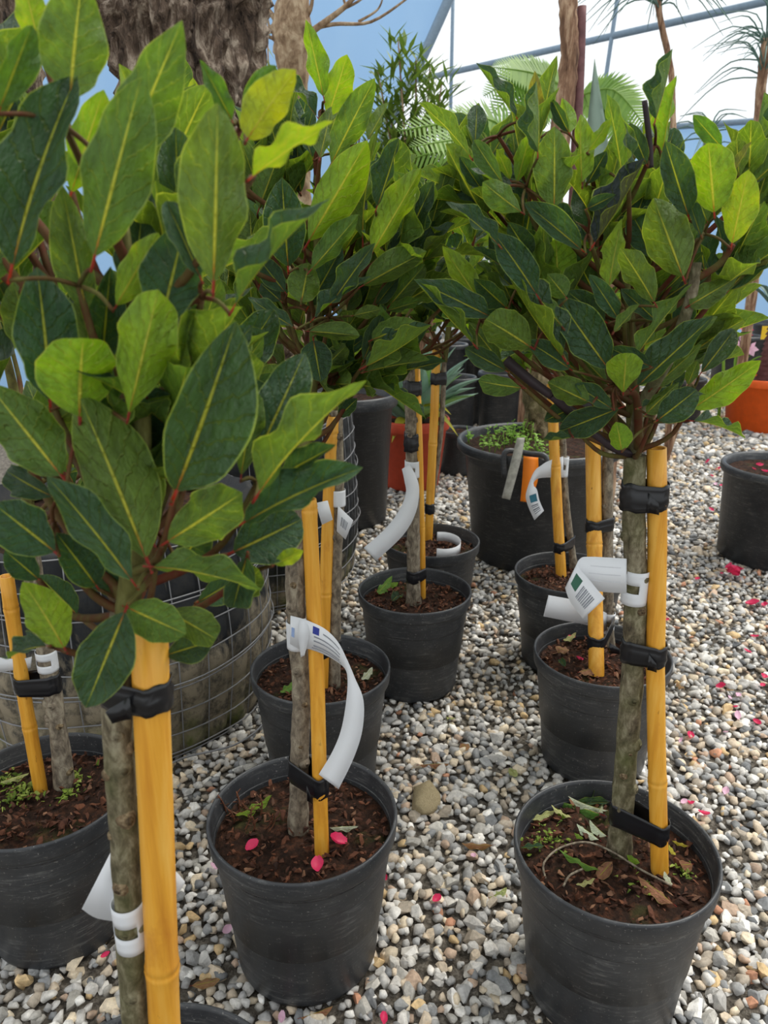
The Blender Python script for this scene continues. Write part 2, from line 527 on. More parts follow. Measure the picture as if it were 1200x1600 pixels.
LEAF = []
for k in range(16):
    r = random.Random(100 + k)
    LEAF.append(leaf_mesh('leaf', (0, 2, 1, 0, 3, 2, 0, 1)[k % 8], r.uniform(-0.14, 0.22), r.uniform(0.10, 0.55), r.uniform(0.03, 0.085), k))
LK = {0: [i for i in range(16) if i % 8 in (0, 3, 6)], 1: [i for i in range(16) if i % 8 in (2, 7)], 2: [i for i in range(16) if i % 8 in (1, 5)], 3: [i for i in range(16) if i % 8 == 4]}

MATURE = (0.100, 0.180, 0.024)
YOUNG_BACKLIT = (0.205, 0.350, 0.016)  # lighter green of young leaves, also painting backlight into leaves that glow through
TONE = {   # leaf colour by age, bright ones partly by painted backlight (underside; the upper side is derived in the material)
    'm': MATURE, 'd': MATURE, 'b': YOUNG_BACKLIT, 'p': YOUNG_BACKLIT, 'y': (0.40, 0.46, 0.012), 'n': (0.15, 0.16, 0.030),
    # the same leaves turned with their upper side to the viewer
    'T': MATURE, 'K': MATURE, 'G': MATURE, 'L': YOUNG_BACKLIT, 'X': (0.055, 0.070, 0.03),   # X: blackened dying leaf
}
TOPSIDE = set('TKGLX')

def put_leaf(parent, base, B, T, W, n, tone, rnd, kind=None, name='leaf'):
    """leaf from B to T, width W, upper side along n"""
    y = T - B; L = y.length; y = y / L
    z = (n - y * n.dot(y)).normalized(); x = y.cross(z)
    me = LEAF[rnd.choice(LK[kind])] if kind is not None else LEAF[rnd.randrange(16)]
    o = bpy.data.objects.new(name, me)
    o.parent = parent
    m = Matrix(((x.x * W, y.x * L, z.x * L, B.x - base.x), (x.y * W, y.y * L, z.y * L, B.y - base.y), (x.z * W, y.z * L, z.z * L, B.z - base.z), (0, 0, 0, 1)))
    o.matrix_basis = m
    c = TONE[tone] if isinstance(tone, str) else tone
    k = rnd.uniform(0.86, 1.14)
    o.color = (c[0] * k * rnd.uniform(0.9, 1.1), c[1] * k, c[2] * k, 1)
    COL.objects.link(o)
    return o

LEADERS = {}
def leader(tree, base, top, tip):
    """the stem goes on through the crown; side shoots leave it a little below their leaves"""
    m = top.lerp(tip, 0.5) + V((0.01, 0.006, 0))
    mb = MB(); mb.tube([top + V((0, 0, -0.01)), m, tip], [0.0095, 0.0070, 0.0035], 9, 6, jit=0.15)
    mb.build('leader_stem', M['green_stem'], tree, base)
    LEADERS[tree.name] = (top, m, tip)

def branch_path(tree, c, rnd):
    top, m, tip = LEADERS[tree.name]
    run = math.hypot(c.x - m.x, c.y - m.y)
    z = max(top.z, min(tip.z - 0.03, c.z - 0.05 - 0.35 * run))
    a = path_at([top, m, tip], z)
    mid = a.lerp(c, 0.55) + V((rnd.uniform(-.008, .008), rnd.uniform(-.008, .008), -0.018))
    return [a, mid, c]

def measured_leaves(tree, base, top, specs, daxis, layers, rnd):
    """leaves read off the photograph: base px, tip px, apparent width px, tone, layer"""
    L = []
    for s in specs:
        bx, by, tx, ty, w, tone, lay = s[:7]
        kind = s[7] if len(s) > 7 else None
        d = daxis + layers[lay] + rnd.uniform(-0.012, 0.012)
        B = P(bx, by, d)
        T = P(tx, ty, d + rnd.uniform(-0.022, 0.022))
        L.append((B, T, w / ppm(B.lerp(T, 0.5)), tone, kind))
    # gather leaf bases into twigs
    groups = []
    for l in L:
        best = None
        for g in groups:
            dd = (g[0] - l[0]).length
            if dd < 0.055 and (best is None or dd < best[0]): best = (dd, g)
        if best:
            g = best[1]; g[1].append(l)
            g[0] = sum((q[0] for q in g[1]), V()) / len(g[1])
        else: groups.append([l[0].copy(), [l]])
    for c, ls in groups:
        mb = MB()
        c2 = c + (CAM - c).normalized() * -0.022
        mb.tube(branch_path(tree, c2, rnd), [0.0038, 0.0029, 0.0021], 7, 5)
        for B, T, W, tone, kind in ls:
            y = (T - B).normalized()
            e = B - y * (T - B).length * 0.08
            if (e - c2).length > 0.004:
                mb.tube([c2, c2.lerp(e, 0.5) + y * 0.003, e], [0.0017, 0.0015, 0.0013], 5, 3)
        br = mb.build('branch', M['twig'], tree, base)
        for B, T, W, tone, kind in ls:
            y = (T - B); ln = y.length; y = y / ln
            mid = B.lerp(T, 0.5)
            n = (CAM - mid).normalized()
            n = (n - y * n.dot(y)).normalized()
            Wt = W
            if W < 0.34 * ln:
                Wt = 0.34 * ln
                an = math.acos(max(0.12, W / Wt)) * rnd.choice((-1, 1))
                # a leaf seen on edge mostly turns its upper side to the sky
                n1 = Matrix.Rotation(an, 3, y) @ n; n2 = Matrix.Rotation(-an, 3, y) @ n
                n = n1 if n1.z > n2.z else n2
                if tone not in TOPSIDE: n = n2 if n1.z > n2.z else n1
            else: n = Matrix.Rotation(rnd.uniform(-.25, .25), 3, y) @ n
            if tone not in TOPSIDE: n = -n
            if kind is None: kind = rnd.choice((0, 0, 2)) if Wt < 0.5 * ln else rnd.choice((0, 1, 3))
            put_leaf(br, base, B, T, Wt, n, tone, rnd, kind)

def fill_crown(tree, base, top, centre, radii, nros, rnd, tones='mmdTTKbm', accept=None, lsize=(0.068, 0.10)):
    """leafy shoots of the crown that grow around and behind the measured ones"""
    made = 0; tries = 0
    while made < nros and tries < nros * 30:
        tries += 1
        q = V((rnd.uniform(-1, 1), rnd.uniform(-1, 1), rnd.uniform(-1, 1)))
        if q.length > 1 or q.length < 0.30: continue
        c = centre + V((q.x * radii[0], q.y * radii[1], q.z * radii[2]))
        if accept and not accept(c): continue
        made += 1
        out = (c - (centre + V((0, 0, -0.10)))); out = out.normalized()
        ax = (out * 0.75 + V((0, 0, 0.75))).normalized()
        mb = MB()
        tip = c + ax * 0.035
        mb.tube(branch_path(tree, c, rnd) + [tip], [0.0042, 0.0036, 0.0028, 0.0016], 6, 4)
        br = mb.build('branch', M['twig'], tree, base)
        k = rnd.randint(6, 8); a0 = rnd.uniform(0, 6.3)
        t1 = ax.orthogonal().normalized(); t2 = ax.cross(t1)
        for i in range(k):
            an = a0 + i * 2.4
            pitch = rnd.uniform(0.45, 1.05) if i < k - 2 else rnd.uniform(0.1, 0.45)
            side = t1 * math.cos(an) + t2 * math.sin(an)
            y = (ax * math.cos(pitch) + side * math.sin(pitch)).normalized()
            B0 = c + ax * (0.035 * i / k) + y * 0.006
            ln = rnd.uniform(*lsize)
            T = B0 + y * ln
            n = (ax - y * ax.dot(y))
            n = n.normalized() if n.length > 0.05 else -side
            n = Matrix.Rotation(rnd.uniform(-.6, .6), 3, y) @ n
            tn = rnd.choice(tones)
            put_leaf(br, base, B0, T, ln * rnd.uniform(0.34, 0.46), n, tn, rnd)

# ------------------------------------------------------------------ where the bay trees stand (rim centres read off the photograph)
RIMZ = 0.26
POTS = {   # rim centre pixel -> place on the gravel
    'right_front': G(961, 1318, RIMZ), 'right_second': G(941, 1018, RIMZ), 'right_third': G(889, 892, RIMZ),
    'mid_front': G(473, 1268, RIMZ), 'mid_second': G(501, 1040, RIMZ), 'mid_third': G(648, 920, RIMZ), 'mid_fourth': G(674, 842, RIMZ),
    'left_back': G(66, 1226, RIMZ), 'left_front': V((-0.215, 0.485, RIMZ)),
}
POTS['left_front'] = V((-0.222, 0.492, RIMZ))
for k in POTS: POTS[k].z = 0.0

BIG = V((0.545, 2.63, 0))          # large black tub
BASK = V((-0.51, 2.50, 0))         # wire basket of the big olive
BASK_R = 0.41
BASKA = V((-0.645, 1.70, 0))      # second wire basket, further forward
BASKA_R = 0.355

# ------------------------------------------------------------------ floor: gravel
floor_me = mesh('floor', [(-9, -2, -0.007), (11, -2, -0.007), (11, 16, -0.007), (-9, 16, -0.007)], [(0, 1, 2, 3)], M['ground'], False)
floor = link('floor', floor_me)
tag(floor, 'pale grey crushed stone gravel covering the nursery ground', 'floor', kind='structure')

def hull_proto(seed, npts):
    rnd = random.Random(seed)
    bm = bmesh.new()
    for _ in range(npts):
        q = V((rnd.gauss(0, 1), rnd.gauss(0, 1), rnd.gauss(0, 1))).normalized()
        q = V((q.x * rnd.uniform(.8, 1), q.y * rnd.uniform(.8, 1), q.z * rnd.uniform(.8, 1)))
        bm.verts.new(q)
    r = bmesh.ops.convex_hull(bm, input=bm.verts)
    bmesh.ops.delete(bm, geom=[e for e in r['geom_interior'] if isinstance(e, bmesh.types.BMVert)], context='VERTS')
    bmesh.ops.triangulate(bm, faces=bm.faces)
    bm.verts.index_update()
    v = np.array([tuple(x.co) for x in bm.verts], dtype=np.float64)
    f = np.array([[x.index for x in fc.verts] for fc in bm.faces], dtype=np.int64)
    bm.free()
    return v, f

PAL = np.array([srgb(*c)[:3] for c in [(196, 192, 186), (172, 170, 167), (222, 217, 209), (150, 150, 149), (212, 194, 170), (226, 209, 182), (190, 164, 142), (128, 129, 130), (236, 232, 225), (200, 146, 116), (214, 184, 138), (186, 181, 172), (178, 165, 148)]])
PALW = np.array([16, 14, 13, 10, 9, 7, 4, 6, 9, 1.2, 3, 9, 7]); PALW = PALW / PALW.sum()

def gravel():
    rng = np.random.default_rng(11)
    near = [hull_proto(i, 18) for i in range(28)]
    far = [hull_proto(200 + i, 11) for i in range(18)]
    pts = []
    def zone(x0, x1, y0, y1, sp):
        nx = int((x1 - x0) / sp); ny = int((y1 - y0) / sp)
        gx, gy = np.meshgrid(np.arange(nx), np.arange(ny))
        x = x0 + (gx.ravel() + rng.uniform(-.1, 1.1, nx * ny)) * sp
        y = y0 + (gy.ravel() + rng.uniform(-.1, 1.1, nx * ny)) * sp
        return x, y
    X, Y, S = [], [], []
    for (y0, y1, sp) in ((0.50, 1.15, 0.0150), (1.15, 1.7, 0.0155), (1.7, 2.6, 0.0170), (2.6, 4.0, 0.021), (4.0, 6.2, 0.032), (6.2, 10, 0.06)):
        hw = y1 * 0.58 + 0.25
        x, y = zone(-hw if y1 < 3 else -hw * 0.5, hw, y0, y1, sp)
        X.append(x); Y.append(y); S.append(np.full(len(x), sp))
    X = np.concatenate(X); Y = np.concatenate(Y); S = np.concatenate(S)
    keep = np.ones(len(X), bool)
    for p in POTS.values(): keep &= (X - p.x) ** 2 + (Y - p.y) ** 2 > 0.098 ** 2
    keep &= (X - BIG.x) ** 2 + (Y - BIG.y) ** 2 > 0.18 ** 2
    keep &= (X - BASK.x) ** 2 + (Y - BASK.y) ** 2 > 0.38 ** 2
    keep &= (X - BASKA.x) ** 2 + (Y - BASKA.y) ** 2 > 0.34 ** 2
    X, Y, S = X[keep], Y[keep], S[keep]
    n = len(X)
    size = S * 0.70 * np.exp(rng.normal(0, 0.27, n))
    size = np.clip(size, S * 0.36, S * 1.25)
    sc = np.stack([size * rng.uniform(0.8, 1.35, n), size * rng.uniform(0.75, 1.05, n), size * rng.uniform(0.5, 0.85, n)], 1)
    Z = rng.uniform(-0.004, 0.004, n) - 0.001
    a = rng.uniform(0, 2 * np.pi, n); b = rng.normal(0, 0.35, n); c = rng.normal(0, 0.35, n)
    ca, sa, cb, sb, cc, scn = np.cos(a), np.sin(a), np.cos(b), np.sin(b), np.cos(c), np.sin(c)
    R = np.empty((n, 3, 3))
    R[:, 0, 0] = ca * cb; R[:, 0, 1] = ca * sb * scn - sa * cc; R[:, 0, 2] = ca * sb * cc + sa * scn
    R[:, 1, 0] = sa * cb; R[:, 1, 1] = sa * sb * scn + ca * cc; R[:, 1, 2] = sa * sb * cc - ca * scn
    R[:, 2, 0] = -sb; R[:, 2, 1] = cb * scn; R[:, 2, 2] = cb * cc
    col = PAL[rng.choice(len(PAL), n, p=PALW)] * np.exp(rng.normal(0, 0.12, n))[:, None]
    pos = np.stack([X, Y, Z], 1)
    # the 300 that show largest become single pebbles
    dep = Y * CP + CAMH * SP
    px = 600 + F * X / dep
    py = 800 + F * (CAMH * CP - Y * SP) / dep
    vis = (px > -5) & (px < 1205) & (py < 1605)
    for p in POTS.values():   # not those hidden behind a pot
        cx = 600 + F * p.x / (p.y * CP + (CAMH - .13) * SP)
        r = 0.15 * F / (p.y * CP + (CAMH - .13) * SP)
        top = 800 + F * ((CAMH - RIMZ) * CP - (p.y + .14) * SP) / ((p.y + .14) * CP + (CAMH - RIMZ) * SP)
        vis &= ~((abs(px - cx) < r) & (Y > p.y - .02) & (py > top))
    rank = np.where(vis, size / dep, -1)
    big = np.argsort(-rank)[:300]
    single = np.zeros(n, bool); single[big] = True
    protos = []
    for i in range(28):
        v, f = near[i]
        me = bpy.data.meshes.new('pebble'); me.from_pydata(v.tolist(), [], f.tolist()); me.materials.append(M['pebble']); protos.append(me)
    for i in big:
        o = bpy.data.objects.new('pebble', protos[rng.integers(28)])
        o.parent = floor
        m = np.eye(4); m[:3, :3] = R[i] * sc[i][None, :]; m[:3, 3] = pos[i]
        o.matrix_basis = Matrix(m.tolist())
        o.color = (*[float(q) for q in col[i]], 1)
        COL.objects.link(o)
    # the rest is one part
    VV, FF, CC = [], [], []; off = 0
    for zone_near, protos_ in ((True, near), (False, far)):
        sel = np.where(~single & ((Y < 1.6) == zone_near))[0]
        which = rng.integers(len(protos_), size=len(sel))
        for k, (v, f) in enumerate(protos_):
            ids = sel[which == k]
            if len(ids) == 0: continue
            w = np.einsum('nij,nvj->nvi', R[ids], v[None] * sc[ids][:, None, :]) + pos[ids][:, None, :]
            VV.append(w.reshape(-1, 3))
            FF.append((f[None] + (np.arange(len(ids)) * len(v))[:, None, None] + off).reshape(-1, 3))
            CC.append(np.repeat(col[ids], len(v), 0))
            off += len(ids) * len(v)
    VV = np.concatenate(VV); FF = np.concatenate(FF); CC = np.concatenate(CC)
    me = bpy.data.meshes.new('gravel')
    me.vertices.add(len(VV)); me.vertices.foreach_set('co', VV.astype(np.float32).ravel())
    me.loops.add(FF.size); me.loops.foreach_set('vertex_index', FF.astype(np.int32).ravel())
    me.polygons.add(len(FF)); me.polygons.foreach_set('loop_start', (np.arange(len(FF)) * 3).astype(np.int32))
    me.update(calc_edges=True)
    at = me.attributes.new('stone_colour', 'FLOAT_COLOR', 'POINT')
    at.data.foreach_set('color', np.concatenate([CC, np.ones((len(CC), 1))], 1).astype(np.float32).ravel())
    me.materials.append(M['stone'])
    o = link('gravel', me, None, floor)
    tag(o, 'mixed grey and beige crushed gravel stones', None, kind='stuff')
    print('gravel stones', n, 'tris', len(FF))
gravel()

# ------------------------------------------------------------------ greenhouse frame and film
mb = MB(); hoop = [P(735, -80, 6.2), P(705, -10, 6.2), P(660, 90, 6.2), P(610, 190, 6.2), P(575, 300, 6.2)]
hoop.append(V((hoop[-1].x - 0.08, 6.2, 0.6))); hoop.append(V((hoop[-1].x - 0.02, 6.2, 0.0)))
mb.tube(hoop, 0.035, 10, 6)
tag(mb.build('trim_1', M['steel']), 'slanting grey steel hoop edging the blue tunnel film', 'frame tube', kind='structure')
H2, _ = smooth_path(hoop, [0] * len(hoop), 4)
vv, ff = [], []
NXF = 14
for p in H2:
    for i in range(NXF + 1):
        x = p.x + (-5.2 - p.x) * i / NXF
        vv.append((x, 6.24 + 0.05 * math.sin(x * 5 + p.z * 1.3) + 0.05, p.z))
for r in range(len(H2) - 1):
    for i in range(NXF):
        b = r * (NXF + 1) + i; ff.append((b, b + 1, b + NXF + 2, b + NXF + 1))
tag(link('wall_left', mesh('wall_left', vv, ff, M['film'])), 'pale blue translucent tunnel film behind the trees', 'film', kind='structure')

def bar(name, a, b, r, label):
    m_ = MB(); m_.tube([a, b], r, 10, 1)
    return tag(m_.build(name, M['steel']), label, 'frame tube', kind='structure')
hz = 2.8
b1a, b1b = G(600, 137, hz), G(1330, -28, hz)
bar('trim_2', b1a, b1b, 0.028, 'long grey steel purlin crossing the white sky')
b2a, b2b = G(985, 203, 2.2), G(1290, 181, 2.2)
bar('trim_3', b2a, b2b, 0.028, 'lower grey steel rail behind the spiky palms')
pp = b1a.lerp(b1b, 0.22)
bar('trim_4', V((pp.x, pp.y + 0.03, -0.02)), V((pp.x - 0.02, pp.y + 0.03, 4.6)), 0.018, 'thin upright grey steel post behind the fern fronds')
pp = b1a.lerp(b1b, 0.62)
bar('trim_5', V((pp.x - 0.25, pp.y + 0.03, -0.02)), V((pp.x + 0.08, pp.y + 0.03, 4.4)), 0.018, 'thin leaning grey steel post behind the palm')
vv, ff = [], []
ra_, rb_ = b2a.lerp(b2b, 0.05), b2a.lerp(b2b, 2.2)
for i in range(13):
    p = ra_.lerp(rb_, i / 12); w_ = 0.05 * math.sin(i * 1.9)
    for z in (2.19, 1.5, 0.8, 0.0): vv.append((p.x, p.y + 0.06 + w_ * (2.2 - z) / 2.2, z))
for i in range(12):
    for k in range(3): ff.append((i * 4 + k, i * 4 + k + 1, i * 4 + k + 5, i * 4 + k + 4))
tag(link('wall_right', mesh('wall_right', vv, ff, M['film'])), 'pale blue film hanging from the lower rail', 'film', kind='structure')
# low white panel wall far behind
wl = thing('wall_back', (2.0, 11.0, 0), 'low white panelled wall far behind the pots', 'wall'); wl['kind'] = 'structure'
for i in range(9):
    m_ = MB(); m_.box((-7.2 + i * 1.62, 0, 0.72), 1.58, 0.06, 1.44); m_.build('panel', M['wallwhite'], wl, smooth=False)

# ------------------------------------------------------------------ pots
POT_PROF = [(0.0, 0.0), (0.098, 0.0), (0.1055, 0.003), (0.1080, 0.010), (0.1228, 0.176), (0.1232, 0.181), (0.1236, 0.1825), (0.1268, 0.1840), (0.1276, 0.1870), (0.1300, 0.2255), (0.1303, 0.2275),
            (0.1308, 0.2285), (0.1368, 0.2295), (0.1382, 0.2325), (0.1400, 0.2550), (0.1396, 0.2585), (0.1378, 0.2600), (0.1356, 0.2592), (0.1338, 0.2545), (0.1262, 0.182), (0.118, 0.10), (0.0, 0.10)]
POT_ME = mesh('pot', *[(m.v, m.f) for m in [MB().lathe(POT_PROF, 72)]][0], M['pot'])

def soil_mesh(R, seed, z):
    v, f = [], []
    nr, ns = 16, 48
    v.append((0, 0, z))
    for i in range(1, nr + 1):
        r = R * i / nr
        for k in range(ns):
            a = 2 * math.pi * k / ns
            x, y = r * math.cos(a), r * math.sin(a)
            h = 0.007 * noise.noise(V((x * 25 + seed, y * 25, seed))) + 0.006 * noise.noise(V((x * 80, y * 80 + seed, 3)))
            if i == nr: h = -0.002
            v.append((x, y, z + h))
    for k in range(ns): f.append((0, 1 + k, 1 + (k + 1) % ns))
    for i in range(nr - 1):
        for k in range(ns):
            b = 1 + i * ns; k2 = (k + 1) % ns
            f.append((b + k, b + ns + k, b + ns + k2, b + k2))
    return mesh('soil', v, f, M['soil'])

def chips_mesh(R, seed, z, n, size=(0.004, 0.012), mat='chip', nm='bark_mulch', clump=None):
    rnd = random.Random(seed); mb = MB()
    protos = [hull_proto(900 + i, 8) for i in range(6)]
    for _ in range(n):
        if clump: 
            c = rnd.choice(clump); r = abs(rnd.gauss(0, 0.014)); a = rnd.uniform(0, 6.28); x, y = c[0] + r * math.cos(a), c[1] + r * math.sin(a)
        else:
            r = R * math.sqrt(rnd.random()) * 0.97; a = rnd.uniform(0, 6.28); x, y = r * math.cos(a), r * math.sin(a)
        s = rnd.uniform(*size)
        pv, pf = protos[rnd.randrange(6)]
        m = Matrix.Translation((x, y, z + rnd.uniform(0, 0.006))) @ Euler((rnd.gauss(0, .5), rnd.gauss(0, .5), rnd.uniform(0, 6.3))).to_matrix().to_4x4() @ Matrix.Diagonal((s, s * rnd.uniform(.3, .7), s * rnd.uniform(.2, .5), 1))
        mb.add(pv.tolist(), pf.tolist(), m)
    return mesh(nm, mb.v, mb.f, M[mat], False)

SOILZ = 0.222
SOILS = [soil_mesh(0.1305, s * 3.7, SOILZ) for s in range(3)]
CHIPS = [chips_mesh(0.128, 50 + s, SOILZ + 0.002, 420) for s in range(3)]

def tape(name, tree, base, A, ra, B, rb, h, tilt=0.0, flap=None):
    """black tape wound round trunk and stake: a belt round two circles"""
    A = V(A); B = V(B); rnd = random.Random(int(abs(A.x * 1e4)) + int(A.z * 1e3))
    dx = V((B.x - A.x, B.y - A.y, 0)); an0 = math.atan2(dx.y, dx.x)
    off = 0.0012
    L = dx.length
    pts = []
    N = 12
    k = math.acos(max(-1, min(1, (ra - rb) / max(L, 1e-4)))) if L > abs(ra - rb) else math.pi / 2
    for i in range(N + 1):
        a = an0 + k + (2 * math.pi - 2 * k) * i / N
        pts.append((V((A.x, A.y, A.z)), ra + off, a, 0.0))
    for i in range(N + 1):
        a = an0 - k + 2 * k * i / N
        pts.append((V((B.x, B.y, B.z)), rb + off, a, 1.0))
    v, f = [], []
    rows = 7
    ring = []
    for c, r, a, w in pts:
        ring.append((c.x + r * math.cos(a), c.y + r * math.sin(a), w, a, c.z))
    n = len(ring)
    for j in range(rows):
        t = j / (rows - 1) - 0.5
        for (x, y, w, a, cz) in ring:
            wr = 0.0007 * math.sin(t * 14 + a * 3) + (0.0009 if j in (2, 3) else 0)
            nx, ny = math.cos(a), math.sin(a)
            v.append(V((x + nx * wr, y + ny * wr, cz + t * h * (1 - 0.1 * w) + 0.0012 * math.sin(a * 5))))
    for j in range(rows - 1):
        for i in range(n):
            i2 = (i + 1) % n
            f.append((j * n + i, j * n + i2, (j + 1) * n + i2, (j + 1) * n + i))
    if flap:
        b = len(v)
        c = (A + B) / 2
        for i in range(4):
            t = i / 3
            p = V(((A.x + B.x) / 2 + flap * (t - 0.2) * 0.016, min(A.y - ra, B.y - rb) - 0.0022 - 0.004 * t * t, A.z - 0.12 * h - 0.16 * h * t))
            v += [p + V((0.003 * t, 0, -h * 0.36 * (1 - 0.3 * t))), p + V((0, -0.002 * t, h * 0.34 * (1 - 0.5 * t)))]
        for i in range(3): f.append((b + 2 * i, b + 2 * i + 1, b + 2 * i + 3, b + 2 * i + 2))
    me = mesh('tie_tape', [q - base for q in v], f, M['tape'])
    o = link('tie_tape', me, None, tree)
    sm = o.modifiers.new('thickness', 'SOLIDIFY'); sm.thickness = 0.0008; sm.offset = 1
    return o

def band(tree, base, c, r, h, slot=None, mat='paper'):
    """plant label looped round a trunk; slot = (centre angle, half width) of the punched oval"""
    v, f = [], []
    na, nr = 40, 9
    r += 0.0012
    for j in range(nr):
        z = c.z + (j / (nr - 1) - 0.5) * h
        for i in range(na):
            a = 2 * math.pi * i / na
            v.append(V((c.x + r * math.cos(a), c.y + r * math.sin(a), z)) - base)
    for j in range(nr - 1):
        for i in range(na):
            if slot:
                am = 2 * math.pi * (i + 0.5) / na
                da = (am - slot[0] + math.pi) % (2 * math.pi) - math.pi
                if abs(da) < slot[1] and 3 <= j <= 4: continue
                if abs(da) < slot[1] * 0.85 and j in (2, 5) and False: continue
            i2 = (i + 1) % na
            f.append((j * na + i, j * na + i2, (j + 1) * na + i2, (j + 1) * na + i))
    o = link('label_band', mesh('label_band', v, f, M[mat]), None, tree)
    sm = o.modifiers.new('thickness', 'SOLIDIFY'); sm.thickness = 0.0006; sm.offset = 1
    return o

def path_at(pts, z):
    for a, b in zip(pts[:-1], pts[1:]):
        if (a.z - z) * (b.z - z) <= 0 and abs(a.z - b.z) > 1e-6:
            return a.lerp(b, (z - a.z) / (b.z - a.z))
    return pts[0] if abs(pts[0].z - z) < abs(pts[-1].z - z) else pts[-1]

def px_path(ppts, z0, dtop=0.0):
    """a stem whose foot stands at height z0 and which rises through the given pixels"""
    foot = G(ppts[0][0], ppts[0][1], z0)
    out = [foot]
    n = len(ppts)
    for i, (x, y) in enumerate(ppts[1:], 1):
        out.append(P(x, y, foot.y + dtop * min(1.0, 1.5 * i / (n - 1))))
    return out

def stake_part(tree, base, pts, r, seed, node0=0.12, gap=0.22):
    """bamboo cane: straight segments, swollen nodes with a fine ring, hollow cut top"""
    rnd = random.Random(seed)
    lo, hi = pts[0], pts[-1]
    L = (hi - lo).length
    P_, R_ = [], []
    def at(s):
        z = lo.z + (hi.z - lo.z) * s
        return path_at(pts, z)
    nodes = []
    s = node0
    while s < L: nodes.append(s); s += gap * rnd.uniform(0.85, 1.15)
    ss = [(0, r * 1.02), (L, r * 0.98)]
    for nd in nodes:
        for d, k in ((-0.016, 1.0), (-0.007, 1.05), (-0.002, 1.10), (0.0, 0.985), (0.002, 1.09), (0.007, 1.03), (0.016, 1.0)):
            if 0 < nd + d < L: ss.append((nd + d, r * k))
    for q in pts[1:-1]:
        d_ = L * (q.z - lo.z) / (hi.z - lo.z)
        if all(abs(d_ - x[0]) > 0.004 for x in ss): ss.append((d_, r))
    ss.sort()
    for d, k in ss: P_.append(at(d / L)); R_.append(k)
    mb = MB(); mb.tube(P_, R_, 20, 1, cap=False)
    n = len(P_)
    top = P_[-1]; b = len(mb.v)
    for rr, dz in ((0.72, 0.0), (0.66, -0.012)):
        for i in range(20):
            a = 2 * math.pi * i / 20
            mb.v.append(top + V((math.cos(a) * r * rr, math.sin(a) * r * rr, dz)))
    # rim of the hollow end
    ring = list(range((n - 1) * 20, n * 20))
    # match nearest start so the rim quads do not twist
    f0 = min(range(20), key=lambda q: (mb.v[b + q] - mb.v[ring[0]]).length)
    step = 1 if (mb.v[b + (f0 + 1) % 20] - mb.v[ring[1]]).length < (mb.v[b + (f0 - 1) % 20] - mb.v[ring[1]]).length else -1
    inn = [b + (f0 + step * i) % 20 for i in range(20)]
    for i in range(20):
        j = (i + 1) % 20
        mb.f.append((ring[i], ring[j], inn[j], inn[i]))
        mb.f.append((inn[i], inn[j], inn[j] + 20, inn[i] + 20))
    mb.f.append(tuple(q + 20 for q in inn))
    o = mb.build('stake', M['bamboo'], tree, base)
    return o

def trunk_part(tree, base, pts, r0, r1, mat, seed, knots=5):
    rnd = random.Random(seed)
    dense, _ = smooth_path(pts, [0] * len(pts), 14)
    n = len(dense)
    rad = []
    for i, p in enumerate(dense):
        t = i / (n - 1)
        rad.append(r0 + (r1 - r0) * t + (0.0035 * math.exp(-t * 16)))
    mb = MB(); mb.tube(dense, rad, 20, 1, jit=0.14, seed=seed)
    tr = mb.build('trunk', M[mat], tree, base)
    for k in range(knots):
        t = rnd.uniform(0.12, 0.95); i = int(t * (n - 1)); p = dense[i]; r = rad[i]
        a = rnd.uniform(-2.9, -0.3)
        out = V((math.cos(a), math.sin(a), 0.1)).normalized()
        kb = MB(); kr = r * rnd.uniform(0.34, 0.48)
        kb.tube([p + out * r * 0.7, p + out * r * 0.98, p + out * r * 1.16, p + out * r * 1.24, p + out * r * 1.12], [kr * 1.7, kr * 1.4, kr * 1.0, kr * 0.6, kr * 0.15], 10, 2)
        kb.build('knot', M[mat], tr, base)
    return tr

def knots_at(tr, spots, r, mat='knot'):
    t, base, tp, sp = tr
    trunk = [c for c in t.children if c.name.startswith('trunk')][0]
    for px_, py_, k in spots:
        z = P(600, py_, tp[0].y).z; c = path_at(tp, z)
        cpx = 600 + F * c.x / (F / ppm(c))
        s_ = max(-0.98, min(0.98, (px_ - cpx) / (r * ppm(c))))
        view = math.atan2(-c.y, -c.x); a = view + math.asin(s_)
        out = V((math.cos(a), math.sin(a), 0.12)).normalized(); kr = k / ppm(c)
        kb = MB(); kb.tube([c + out * r * 0.72, c + out * r * 1.0, c + out * (r + kr * 0.35), c + out * (r + kr * 0.5), c + out * (r + kr * 0.3)], [kr * 1.25, kr * 1.05, kr * 0.75, kr * 0.5, kr * 0.12], 12, 3, jit=0.3)
        kb.build('knot', M[mat], trunk, base)

def bay_tree(key, label, trunk_px, stake_px, rt, rs, seed, mat='trunk', dtop=0.0, foot=None, knots=5, node0=0.12, gap=0.22, sdt=0.0):
    base = POTS[key]
    t = thing('potted_bay_tree', base, label, 'potted tree', 'standard bay trees in black pots')
    link('pot', POT_ME, None, t).rotation_euler.z = seed
    so = link('soil', SOILS[seed % 3], None, t); so.rotation_euler.z = seed * 1.3
    ch = link('bark_mulch', CHIPS[seed % 3], None, t); ch.rotation_euler.z = seed * 2.1; ch['kind'] = 'stuff'
    if foot: tp = foot[0]; sp = foot[1]
    else: tp = px_path(trunk_px, SOILZ - 0.004, dtop); sp = px_path(stake_px, SOILZ - 0.004, tp[0].y - 0.004 - G(stake_px[0][0], stake_px[0][1], SOILZ - 0.004).y)
    trunk_part(t, base, tp, rt * 1.08, rt * 0.95, mat, seed, knots)
    stake_part(t, base, sp, rs, seed, node0, gap)
    return t, base, tp, sp

